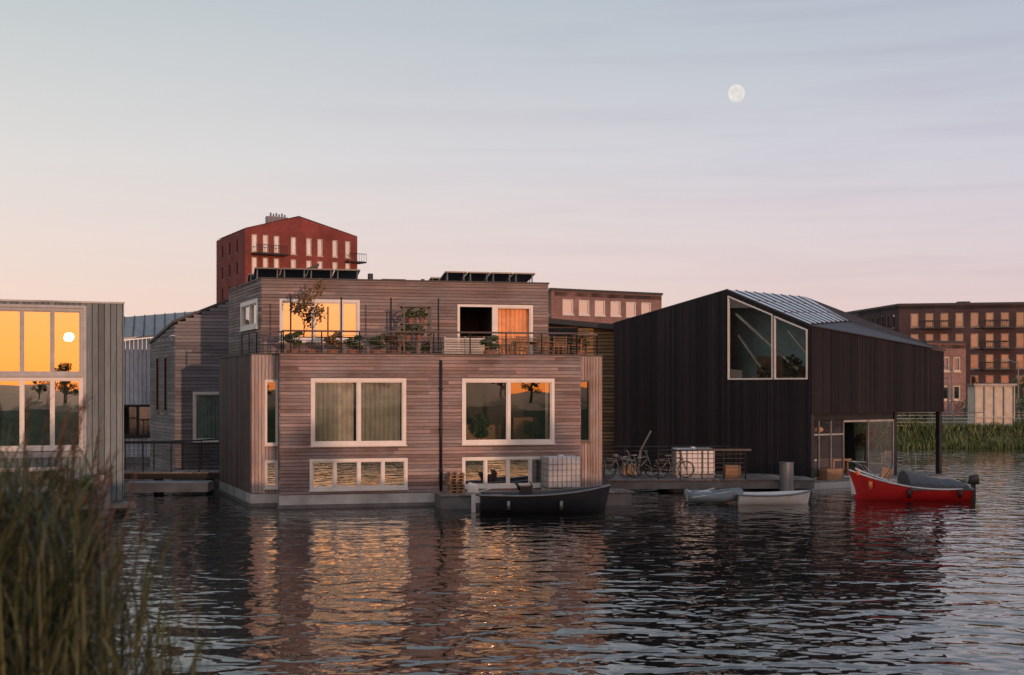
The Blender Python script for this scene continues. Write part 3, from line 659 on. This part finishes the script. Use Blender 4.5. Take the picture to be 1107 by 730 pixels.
for x in (.9, 2.6): m1.tube(F(x, -.84, .15), F(x, -.84, .42), .055, n=10)
m1.obj('fenders', 'greysteel', bo, True); m1 = MB(); m1.path([F(4.1, 0, .85), F(4.3, .5, .62), F(4.6, 1.3, .5)], .012); m1.path([F(.1, .7, .6), F(.0, 1.2, .48)], .012); m1.obj('mooring_lines', 'whitehull', bo)
rb = root('inflatable_dinghy', (7, 45.5, 0)); F = fr(6.15, 45.6, .02); m1 = MB()
P_ = [F(0, -.5, .24), F(1.2, -.5, .24), F(1.6, -.36, .3), F(1.82, 0, .36), F(1.6, .36, .3), F(1.2, .5, .24), F(0, .5, .24)]
for a, b_ in zip(P_[:-1], P_[1:]): m1.tube(a, b_, .19, n=12)
for q in P_[1:-1]: sphere(m1, q, .19)
m1.obj('tubes', 'greyrub', rb, True); m1 = MB(); m1.box(F, .05, 1.5, -.4, .4, .08, .14); m1.box(F, .02, .08, -.4, .4, .08, .45); m1.box(F, .6, .85, -.45, .45, .38, .41); m1.obj('floor_transom_thwart', 'whitehull', rb)
m1 = MB(); m1.tube(F(.1, -.7, .25), F(1.5, -.55, .45), .02); m1.tube(F(.2, -.6, .4), F(1.0, .2, .5), .02); m1.obj('oars', 'palewood', rb)
wb = root('rowing_boat', (9.0, 45.3, 0)); F = fr(7.85, 45.4, .03); hull(wb, F, 2.65, 1.25, .33, .14, 'whitehull', 'whitehull', 'whitehull', .12, band='greyrub')
m1 = MB(); m1.box(F, .1, .45, -.5, .5, .26, .29); m1.box(F, 1.1, 1.35, -.53, .53, .26, .29); m1.box(F, 1.9, 2.2, -.36, .36, .27, .30); m1.obj('thwarts', 'palewood', wb)
rd = root('red_motor_launch', (14.3, 47.3, 0)); F = fr(16.55, 47.2, math.pi - .04)
hull(rd, F, 4.25, 1.85, .42, .66, 'redpaint', 'whitehull', 'redpaint', .16, band='whitehull', keel=-.25)
m1 = MB(); hh = []
for i in range(9):
    t = i / 8; x = 2.9 + t * 1.1; wv = .80 * (1 - t ** 2.0) + .02; z = .67 + .40 * t ** 1.2
    hh.append([F(x, wv, z), F(x, wv * .5, z + .05), F(x, 0, z + .07), F(x, -wv * .5, z + .05), F(x, -wv, z)])
for i in range(8):
    for j in range(4): m1.poly([hh[i][j], hh[i][j + 1], hh[i + 1][j + 1], hh[i + 1][j]])
m1.obj('foredeck', 'whitehull', rd)
m1 = MB(); cs = []
for i in range(17):
    t = i / 16; x = -.06 + t * 2.3; z = .50 + .50 * t ** .75 + (.04 * math.sin(t * 9)); wv = .97 * (.84 + .16 * t); sg = .03 * math.sin(i * 2.1)
    cs.append([F(x, -wv, .38), F(x, -wv * .97, .42 + (z - .42) * .4 + sg), F(x, -wv * .6, z - .09 + sg), F(x, 0, z + .02 * math.sin(i * 1.7)), F(x, wv * .6, z - .09 - sg), F(x, wv * .97, .42 + (z - .42) * .4 - sg), F(x, wv, .38)])
for i in range(16):
    for j in range(6): m1.poly([cs[i][j], cs[i][j + 1], cs[i + 1][j + 1], cs[i + 1][j]])
m1.poly(cs[0]); m1.poly(list(reversed(cs[-1]))); m1.obj('stern_cover', 'tarp', rd, True)
m1 = MB(); m1.box(F, 2.4, 2.7, -.65, .65, .4, .55); m1.obj('seat', 'seat', rd, False, .03)
m1 = MB(); m1.ring(F(2.7, 0, .98), F(0, 1, 0) - F(0, 0, 0), Vector((.3, 0, 1)), .2, .018); m1.path([F(2.98, -.75, .7), F(2.8, -.7, 1.15), F(2.8, .7, 1.15), F(2.98, .75, .7)], .018)
m1.path([F(3.4, -.55, .86), F(3.75, -.38, 1.22), F(4.15, 0, 1.36), F(3.75, .38, 1.22), F(3.4, .55, .86)], .015); m1.tube(F(1.95, .5, .6), F(1.95, .5, 1.7), .012); m1.obj('rails_and_wheel', 'greysteel', rd)
m1 = MB(); m1.poly([F(2.94, -.72, .74), F(2.82, -.68, 1.14), F(2.82, .68, 1.14), F(2.94, .72, .74)]); m1.obj('windscreen', 'glassclear', rd)
m1 = MB(); sphere(m1, F(3.95, .22, .95), .1); m1.tube(F(3.6, .66, .4), F(3.6, .66, .68), .07, n=10); m1.obj('fenders', 'orange', rd, True)
m1 = MB(); m1.tube(F(.5, .93, .12), F(.5, .93, .42), .07, n=10); m1.tube(F(2.3, .97, .12), F(2.3, .97, .42), .07, n=10); m1.obj('black_fenders', 'steel', rd, True)
outboard(rd, F, -.05, .30, 'steel')
m1 = MB(); m1.path([F(4.2, 0, 1.0), F(4.3, -1.5, .6), F(4.2, -3.2, .35)], .012); m1.obj('mooring_line', 'whitehull', rd)

# ------------------------------------------------------------------ LEFT HOUSE (sunset windows)
lh = root('glazed_floating_house', (-16, 44, 0)); W0 = (-12.92 - .927 * 9, 43 - .375 * 9); W1 = (-12.92, 43)
F, L = wf(W0, W1)
ops = [(.3, 7.72, 4.5, 6.62), (.3, 7.72, 2.08, 4.38), (.6, 7.2, .75, 1.45)]
bk = MB(); cells(bk, F, L, .3, 6.84, ops, -.16, -.004); bk.obj('front_core', 'backing', lh)
pm = MB(); planks_v(pm, F, L, .32, 6.84, ops, .19, .03, 0, .035); pm.obj('front_cladding', 'grey_v', lh)
m1 = MB(); m1.box(F, -.05, L + .05, -.3, .07, 6.842, 6.90); m1.obj('roof_coping', 'concrete', lh)
m1 = MB(); m1.box(F, -.05, 7.8, .036, .10, 1.80, 1.98); m1.box(F, .2, 7.8, .036, .09, 4.385, 4.495); m1.box(F, 7.74, 7.84, .036, .10, 1.985, 6.75); m1.box(F, .1, 7.74, .036, .1, 6.66, 6.75); m1.obj('window_surround', 'surround', lh)
window(lh, 'upper_glazing', F, .3, 7.72, 4.5, 6.62, tuple(i / 8 for i in range(1, 8)), fw=.06, gl='glasshi', room=3, frame='surround', sash=True, jit=.15)
window(lh, 'main_glazing', F, .3, 7.72, 2.08, 4.38, tuple(i / 8 for i in range(1, 8)), (), fw=.07, gl='glasshi', room=3, frame='white', curt=[(.88, .97, 'curtain')], jit=.6)
window(lh, 'low_glazing', F, .6, 7.2, .75, 1.45, (.2, .4, .6, .8), fw=.06, gl='glass', room=2)
Fs, Ls = wf(W1, (-12.92 - .375 * 9, 43 + .927 * 9)); pm = MB(); planks_v(pm, Fs, Ls, .32, 6.84, [], .19, .03); pm.obj('side_cladding', 'grey_v', lh); m1 = MB(); m1.box(Fs, .0, Ls, -.15, -.01, .3, 6.8); m1.obj('side_core', 'backing', lh)
m1 = MB(); m1.box(F, -.2, L + .1, -9, .25, -.5, .28); m1.obj('pontoon', 'concdark', lh)
m1 = MB(); m1.box(F, 0, L, -9, -.3, 6.6, 6.8); m1.obj('roof', 'roofdark', lh)
m1 = MB(); m1.box(F, -.2, L + .3, .26, 1.3, .18, .3); m1.obj('front_deck', 'deckwood', lh)
potplant('potted_shrub', F(6.9, .8, .3), 1.2, .4, 260, 'leafdry'); potplant('potted_shrub', F(7.7, .7, .3), .9, .35, 200, 'leaf')

gh = root('grey_monopitch_house', (-12, 58, 0))
G0, G1, G2 = (-16.6, 59.5), (-14.35, 55.2), (-8.5, 57.0)
F, L = wf(G0, G1); ops = [(1.3, 1.9, 3.0, 5.4), (2.9, 3.5, 3.0, 5.4)]
m1 = MB(); planks_h(m1, F, L, .3, 6.0, ops, .15, .02); bkk = MB(); cells(bkk, F, L, .3, 6.0, ops, -.15, -.004)
for s_, z_ in ((1.3, 3), (2.9, 3)): window(gh, 'tall_window', F, s_, s_ + .6, 3, 5.4, fw=.05, frame='steel', sash=False)
for k in range(5):
    z = 6.0 + k * .15; a = L * k / 5
    m1.box(F, a, L, 0, .03, z, z + .13)
F2_, L2_ = wf(G1, G2); ops = [(.75, 2.1, 1.75, 3.85)]
planks_h(m1, F2_, L2_, .3, 6.75, ops, .15, .02); cells(bkk, F2_, L2_, .3, 6.7, ops, -.15, -.004)
for k in range(12):
    z = 6.75 + k * .15; a = (k + .3) * .33
    m1.box(F2_, a, L2_, 0, .03, z, z + .13)
bkk.hexa([F2_(0, -.15, 6.7), F2_(L2_, -.15, 6.7), F2_(L2_, -.01, 6.7), F2_(0, -.01, 6.7), F2_(0, -.15, 6.75), F2_(L2_, -.15, 9.2), F2_(L2_, -.01, 9.2), F2_(0, -.01, 6.75)])
m1.obj('wall_boards', 'grey_h', gh); bkk.obj('wall_core', 'backing', gh)
window(gh, 'curtained_window', F2_, .75, 2.1, 1.75, 3.85, fw=.09, gl='glassclear', curt=[(.02, .98, 'curtain_t')])
m1 = MB(); a, b_, c, d = F(0, .1, 6.05), F(L, .1, 6.8), F2_(L2_, .1, 9.4), Vector((-11, 62, 8.6)); m1.hexa([a, b_, c, d] + [q + Vector((0, 0, .12)) for q in (a, b_, c, d)]); m1.obj('roof', 'roofdark', gh)
m1 = MB(); m1.prism([F(-.1, .1, 0)[:2], F(L, .15, 0)[:2], F2_(L2_, .1, 0)[:2], (-10, 62)], -.4, .3); m1.obj('pontoon', 'concdark', gh)
ph = root('pale_boarded_house', (-20, 71, 0)); F, L = wf((-24, 69), (-16.4, 71)); ops = [(2.6, 5.2, 1.4, 3.1)]
m1 = MB(); planks_v(m1, F, L, .3, lambda s: 6.2 + .9 * s / 7.8, ops, .22, .025); m1.obj('wall_boards', 'pale_v', ph); m1 = MB(); cells(m1, F, L, .3, 6.1, ops, -.15, -.004); m1.obj('core', 'backing', ph)
window(ph, 'window', F, 2.6, 5.2, 1.4, 3.1, (.5,), frame='steel')
m1 = MB(); a, b_, c, d = F(-.2, .2, 6.25), F(L + .2, .2, 7.15), F(L + .2, -3.4, 8.4), F(-.2, -3.4, 7.6); m1.hexa([a, b_, c, d] + [q + Vector((0, 0, .1)) for q in (a, b_, c, d)]); m1.obj('roof', 'greysteel', ph)
m1 = MB()
for i in range(16): m1.tube(a.lerp(b_, i / 15) + Vector((0, 0, .12)), d.lerp(c, i / 15) + Vector((0, 0, .12)), .04, n=4)
m1.obj('roof_seams', 'roofdark', ph); m1 = MB(); m1.box(F, 0, L, -6, .1, -.4, .3); m1.obj('pontoon', 'concdark', ph)
wj = root('walkway_jetty', (-13, 50, .5)); K = fr(-16.5, 50.2, .05); m1 = MB()
for i in range(32): m1.box(K, i * .17, i * .17 + .15, 0, 1.5, .72, .76)
m1.obj('planks', 'deckwood', wj); m1 = MB(); m1.box(K, 0, 5.4, .05, .2, .5, .71); m1.box(K, 0, 5.4, 1.3, 1.45, .5, .71)
for a in (.6, 2.6, 4.6): m1.tube(K(a, .3, -1), K(a, .3, .5), .1, n=10); m1.tube(K(a, 1.2, -1), K(a, 1.2, .5), .1, n=10)
m2 = MB(); rail([K(0, .05, 0), K(5.4, .05, 0)], .76, 1.9, 6, m1, m2, 1.1); rail([K(0, 1.45, 0), K(3.4, 1.45, 0), K(4.4, 4, 0)], .76, 1.9, 6, m1, m2, 1.1); m1.obj('railing', 'steel', wj); m2.obj('handrail', 'steel', wj)
m1 = MB(); m1.box(K, 1.8, 4.9, -1.3, -.1, .1, .45); m1.obj('float_platform', 'concrete', wj)

go = root('slatted_wood_house', (3, 63, 0)); F, L = wf((.8, 62.5), (5.9, 61.3)); ops = [(.5, 2.4, 5.2, 6.9), (1.0, 2.6, 2.2, 4.3)]
m1 = MB(); planks_h(m1, F, L, .3, 6.95, ops, .17, .05); m1.obj('slats', 'gold_h', go); m1 = MB(); cells(m1, F, L, .3, 6.9, ops, -.15, -.004); m1.obj('core', 'backing', go)
for o_ in ops: window(go, 'window', F, *o_, frame='steel', gl='glass', fw=.05)
m1 = MB(); a, b_, c, d = F(-.2, .4, 7.5), F(L, .4, 6.95), F(L, -6, 6.95), F(-.2, -6, 7.5); m1.hexa([q - Vector((0, 0, .25)) for q in (a, b_, c, d)] + [a, b_, c, d]); m1.obj('roof', 'roofdark', go)
m1 = MB(); m1.box(F, 0, L, -6, .1, -.4, .3); m1.obj('pontoon', 'concdark', go)

# ------------------------------------------------------------------ background buildings
def facade(par, nm, p0, p1, z0, z1, wins, wall, fm='cream', gl='glasshi', top=None, curtp=.4, fwid=.12, thick=.3, cm='curtain_w'):
    F, L = wf(p0, p1); m1 = MB(); cells(m1, F, L, z0, z1, wins, -thick, 0)
    if top:
        for (a, za), (b_, zb) in zip(top[:-1], top[1:]):
            m1.hexa([F(a, -thick, z1), F(b_, -thick, z1), F(b_, 0, z1), F(a, 0, z1), F(a, -thick, za), F(b_, -thick, zb), F(b_, 0, zb), F(a, 0, za)])
    m1.obj(nm + '_wall', wall, par); fm_, g, c, dk = MB(), MB(), MB(), MB()
    for a, b_, c0, c1 in wins:
        q = fwid; fm_.box(F, a, a + q, -.2, -.06, c0, c1); fm_.box(F, b_ - q, b_, -.2, -.06, c0, c1); fm_.box(F, a + q, b_ - q, -.2, -.06, c0, c0 + q); fm_.box(F, a + q, b_ - q, -.2, -.06, c1 - q, c1)
        fm_.box(F, a - .05, b_ + .05, .002, .06, c0 - .12, c0)
        t = U(-.004, .004)
        g.poly([F(a + q, -.14 + t, c0 + q), F(b_ - q, -.14 - t, c0 + q), F(b_ - q, -.14 - t, c1 - q), F(a + q, -.14 + t, c1 - q)])
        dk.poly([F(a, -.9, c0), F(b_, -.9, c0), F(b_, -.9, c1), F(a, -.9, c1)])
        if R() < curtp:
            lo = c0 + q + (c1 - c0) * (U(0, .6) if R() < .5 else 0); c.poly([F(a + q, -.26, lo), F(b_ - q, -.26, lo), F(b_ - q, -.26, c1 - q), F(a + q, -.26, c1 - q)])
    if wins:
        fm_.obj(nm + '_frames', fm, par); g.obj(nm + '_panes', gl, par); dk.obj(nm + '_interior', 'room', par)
        if c.f: c.obj(nm + '_blinds', cm, par)
    return F, L
rt = root('red_brick_apartment_tower', (-30, 175, 0))
T0, T1, T2 = (-42.0, 184), (-35.0, 170), (-21.5, 180)
wn = []
for fl in range(6):
    z = 24.6 - (fl + 1) * 3.0
    for s in ((.9, 1.7), (2.5, 3.3), (4.1, 4.9), (6.6, 7.4), (8.9, 9.7), (10.6, 11.4), (12.9, 13.7), (14.9, 15.7)): wn.append((s[0], s[1], z + .3, z + 2.6))
F, L = wf(T1, T2); wn = [w_ for w_ in wn if w_[1] < L]
facade(rt, 'front', T1, T2, 1, 24.6, wn, 'redbrick', top=[(0, 24.9), (L * .46, 27.0), (L, 24.9)], curtp=.45, fwid=.12)
FL, LL = wf(T0, T1); facade(rt, 'left', T0, T1, 1, 24.8, [(s, s + .9, 24.6 - (f_ + 1) * 3 + .4, 24.6 - (f_ + 1) * 3 + 2.3) for f_ in range(6) for s in (3, 7, 11)], 'redbrick', curtp=.1, fm='steel')
m1 = MB(); T3 = (T0[0] + T2[0] - T1[0], T0[1] + T2[1] - T1[1])
rg = F(L * .46, .1, 27.1); rg2 = rg + Vector((T0[0] - T1[0], T0[1] - T1[1], 0)); m1.poly([F(0, .1, 24.95), rg, rg2, Vector((*T0, 24.95))]); m1.poly([F(L, .1, 24.95), rg, rg2, Vector((*T3, 24.95))]); m1.obj('roof', 'redbrick', rt)
m1 = MB(); m1.box(F, .8, 5.6, .05, 1.6, 21.5, 21.7); m1.box(F, 14.8, 17.6, -1, 1.2, 21.2, 21.4)
for i in range(16): m1.tube(F(.8 + i * .32, 1.55, 21.7), F(.8 + i * .32, 1.55, 22.7), .03, n=4)
for i in range(8): m1.tube(F(15 + i * .37, 1.1, 21.4), F(15 + i * .37, 1.1, 22.4), .03, n=4)
m1.box(F, .8, 5.6, 1.52, 1.58, 22.7, 22.78); m1.box(F, 14.9, 17.6, 1.07, 1.13, 22.4, 22.48); m1.obj('balconies', 'steel', rt)
m1 = MB()
for i in range(6): m1.tube(F(4.9 + i * .42, -2.6, 25.5), F(4.9 + i * .42, -2.6, 27.6 - .15 * (i % 2)), .13, n=6)
m1.box(F, 4.4, 7.4, -3.2, -2.4, 25.4, 27.1); m1.obj('rooftop_plant', 'greysteel', rt)
def flat_block(name, p0, p1, p2, z0, z1, wall, rows, cols, ww, wh, zfirst, dz, fm='cream', gl='glasshi', curtp=.35, m0=1.0, cm='curtain_w', balc=False):
    r = root(name, ((p0[0] + p2[0]) / 2, (p0[1] + p2[1]) / 2, 0))
    for nm, a, b_ in (('left', p0, p1), ('front', p1, p2)):
        F, L = wf(a, b_); n = cols if nm == 'front' else max(2, int(L / (wf(p1, p2)[1] / cols))); st = (L - 2 * m0) / n
        wins = [(m0 + i * st + (st - ww) / 2, m0 + i * st + (st + ww) / 2, zfirst - k * dz, zfirst - k * dz + wh) for k in range(rows) for i in range(n)]
        facade(r, nm, a, b_, z0, z1, wins, wall, fm, gl, curtp=curtp, cm=cm)
        m1 = MB(); m1.box(F, -.1, L + .1, -.4, .1, z1, z1 + .25); m1.obj(nm + '_parapet', 'roofdark', r)
    p3 = (p0[0] + p2[0] - p1[0], p0[1] + p2[1] - p1[1]); m1 = MB(); m1.prism([p1, p2, p3, p0], z1 - .5, z1 - .1); m1.obj('roof', 'roofdark', r)
    m1 = MB(); m1.prism([p2, (p2[0] - .01, p2[1] + 1), p3, p0, (p0[0], p0[1] - .2)], z0, z1 - .6); m1.obj('rear_wall', wall, r)
    F, L = wf(p1, p2); m1 = MB()
    for i in range(int(L / 9)): a = U(1, L - 3); m1.box(F, a, a + U(.8, 2), -6, -4, z1, z1 + U(.3, .7))
    m1.obj('roof_units', 'steel', r)
    if balc:
        m1 = MB(); st = (L - 2 * m0) / cols
        for k in range(rows):
            for i in range(1, cols - 1, 4):
                a = m0 + i * st; z = zfirst - k * dz - .25; m1.box(F, a, a + 2 * st, .01, 1.2, z, z + .15); m1.box(F, a, a + 2 * st, 1.16, 1.2, z + .95, z + 1.05)
                for q in range(14): m1.box(F, a + 2 * st * q / 13.2, a + 2 * st * q / 13.2 + .04, 1.16, 1.2, z + .15, z + .95)
        m1.obj('balconies', 'steel', r)
    return r
flat_block('brown_brick_apartments', (46, 178), (47.8, 160), (84, 152), .5, 14.1, 'brownbrick', 5, 20, 1.0, 1.75, 11.4, 2.55, fm='tanframe', gl='glass', curtp=.35, cm='blind', balc=True)
flat_block('brown_brick_apartments', (37, 200), (38.5, 172), (50.5, 175), .5, 13.2, 'brownbrick', 4, 6, 1.1, 1.5, 10.6, 2.8, fm='tanframe', gl='glass', curtp=.3, cm='blind')
flat_block('pink_brick_apartments', (3.2, 140), (3.9, 128), (15.6, 135), .5, 13.6, 'pinkbrick', 4, 6, 1.3, 1.5, 11.3, 2.9, fm='white', curtp=.3)
flat_block('pink_brick_apartments', (11, 170), (12, 150), (34, 160), .5, 13.0, 'brownbrick', 4, 9, 1.2, 1.6, 10.5, 2.8)
flat_block('small_brick_house', (38, 133), (40.0, 125), (44.5, 127), .5, 8.3, 'pinkbrick', 2, 3, .9, 1.4, 5.6, 2.8, m0=.4, gl='glass', curtp=.3)
kc = root('panelled_garden_pavilion', (35, 92, 0)); F, L = wf((32.3, 90.3), (34.9, 90)); m1 = MB()
for i in range(5): m1.box(F, i * L / 4 - .04, i * L / 4 + .04, -.1, .06, 1.2, 4.15)
for z in (1.2, 1.9, 4.1): m1.box(F, 0, L, -.08, .05, z, z + .08)
m1.box(F, -.15, L + .15, -2.6, .2, 4.18, 4.3); m1.obj('frame', 'greysteel', kc); m1 = MB(); m1.box(F, .05, L - .05, -2.5, -.06, 1.2, 4.1); m1.obj('panels', 'cream', kc)
def lamp(name, x, y, h, z0=1.2):
    r = root(name, (x, y, z0)); m1 = MB(); m1.tube((x, y, z0), (x, y, z0 + h), .09, .05, 8); m1.tube((x, y, z0 + h - .1), (x - .9, y, z0 + h + .15), .04); m1.obj('pole', 'greysteel', r)
    m1 = MB(); m1.hexa([(x - 1.35, y - .12, z0 + h + .1), (x - .8, y - .12, z0 + h + .08), (x - .8, y + .12, z0 + h + .08), (x - 1.35, y + .12, z0 + h + .1), (x - 1.3, y - .08, z0 + h + .2), (x - .8, y - .08, z0 + h + .24), (x - .8, y + .08, z0 + h + .24), (x - 1.3, y + .08, z0 + h + .2)]); m1.obj('head', 'greysteel', r)
lamp('street_lamp', 34.3, 101, 4.4); lamp('street_lamp', 43, 110, 5); lamp('street_lamp', 32, 95, 3.6)
fc = root('wire_fence', (34, 92, 1.3)); m1, m2 = MB(), MB(); rail([(26, 89.6, 0), (45, 91.6, 0)], 1.25, 2.3, 4, m1, m2, 1.6); m1.obj('posts_and_wires', 'greysteel', fc); m2.obj('top_rail', 'greysteel', fc)

m1 = MB()
for _ in range(22000):
    x = U(8, 62); y = 86 + U(0, 5.5); z = max(0.0, hgt(x, y)); h = U(.2, .85) * (.4 + 1.0 * abs(mnoise.noise(Vector((x * .35, y * .2, 3)))))
    a = U(0, 3.14); dx, dy = math.cos(a) * .07, math.sin(a) * .07; lx = U(-.3, .3)
    m1.poly([(x - dx, y - dy, z - .1), (x + dx, y + dy, z - .1), (x + lx, y, z + h)])
m1.obj('bank_reeds', 'bankgreen')
m1 = MB()
for i in range(60):
    x = U(6, 70); y = U(93, 112); r_ = U(.7, 1.4); leaves(m1, (x, y, 1.6 + r_ * .7), (r_ * 1.6, r_, r_), 220, .22)
m1.obj('shrub_row', 'leaf')
def tree(name, x, y, z0, h, n=1600, mt='leaf'):
    r = root(name, (x, y, z0)); m1 = MB(); m1.tube((x, y, z0 - .2), (x + .1, y, z0 + h * .6), .03 * h, .012 * h, 8); m2 = MB()
    for i in range(15):
        a = i * 2.4 + U(-.4, .4); zz = z0 + h * (.22 + .035 * i); rr = h * U(.12, .30) * (1.15 - i / 22); e = Vector((x + math.cos(a) * rr, y + math.sin(a) * rr, zz + h * U(.08, .2)))
        m1.tube((x + .05, y, zz), e, .012 * h, .004 * h, 5); q = U(.06, .13); leaves(m2, e, (h * q, h * q, h * q * .8), n // 16, h * .022)
    leaves(m2, (x, y, z0 + h * .85), (h * .12, h * .12, h * .14), n // 12, h * .022)
    m1.obj('trunk', 'bark', r); m2.obj('crown', mt, r)
for x, y, h in ((27, 118, 4), (33, 122, 4.8), (44, 112, 4), (52, 118, 5), (22, 112, 3.6), (17, 110, 4)): tree('bank_tree', x, y, 1.3, h)
# trees on the near shore behind the camera (seen only as reflections in the windows)
for i in range(26):
    x = -20 + i * 3.9 + U(-2, 2); tree('shore_tree', x, -60 + U(-14, 8), 2.3, U(2.4, 5.4), 2000)

# ------------------------------------------------------------------ foreground reeds
m1, m2 = MB(), MB()
def blade(mb, p, h, lean, w_, seg=7):
    d = Vector(lean); side = Vector((-d.y, d.x, 0)); side = side.normalized() if side.length > 1e-4 else Vector((1, 0, 0)); side = (side + Vector((U(-1, 1), U(-1, 1), 0)) * .8).normalized(); k = len(mb.v)
    pt = None
    for i in range(seg + 1):
        t = i / seg; c = p + d * (t * t) * h + Vector((0, 0, h * (t - .25 * d.length * t * t))); ww = w_ * (1 - t) ** .7 * (.4 + .6 * min(1, t * 3)) + .0015
        mb.v += [tuple(c - side * ww), tuple(c + side * ww)]; pt = c
    for i in range(seg): a = k + 2 * i; mb.f.append((a, a + 1, a + 3, a + 2))
    return pt
for i in range(1150):
    y = U(5.4, 8.4); e = -.395 * y; x = e - .5 + abs(random.gauss(0, 1)) * .52
    if x > e + .95: continue
    z = hgt(x, y) - .1; q = max(-.1, x - e)
    top_ = 4.1 - (4.1 - 3.72 + 1.30 * q) * y / 7 - abs(random.gauss(0, .38)) + .12
    h = top_ - z
    if h < .3: continue
    ln = (U(-.12, .24), U(-.12, .12), 0); blade(m1, Vector((x, y, z)), h, ln, U(.005, .012))
    for k in range(4):
        t = U(.45, .92); b_ = Vector((x, y, z)) + Vector(ln) * t * t * h + Vector((0, 0, h * t * .97)); blade(m1, b_, U(.2, .5), (U(-.9, 1.0), U(-.5, .5), 0), U(.004, .010), 5)
for i in range(30):
    y = U(5.8, 8.2); e = -.395 * y; x = e + abs(random.gauss(0, .28)); z = hgt(x, y); top_ = 4.15 - 1.2 * (x - e) + U(-.45, .08); h = top_ - z; ln = (U(0, .12), U(-.05, .05), 0)
    tip = blade(m1, Vector((x, y, z)), h, ln, .004, 8)
    for k in range(45):
        t = R(); c = tip - Vector((ln[0] * 2 * .3 * t, 0, .3 * t)); blade(m2, c, U(.04, .10) * (1.2 - t * .4), (U(.1, .9), U(-.4, .4), 0), .003, 2)
m1.obj('foreground_reeds', 'reed'); m2.obj('reed_plumes', 'plume')

# ------------------------------------------------------------------ camera
cd = bpy.data.cameras.new('camera'); co = bpy.data.objects.new('camera', cd); scene.collection.objects.link(co)
co.location = (0, 0, 4.1); co.rotation_euler = (math.radians(90), 0, 0); cd.sensor_width = 36; cd.lens = 36 * 1400 / 1107
cd.shift_y = 53 / 1107; cd.clip_end = 6000; cd.clip_start = .1
cd.dof.use_dof = True; cd.dof.focus_distance = 46; cd.dof.aperture_fstop = 2.2
scene.camera = co
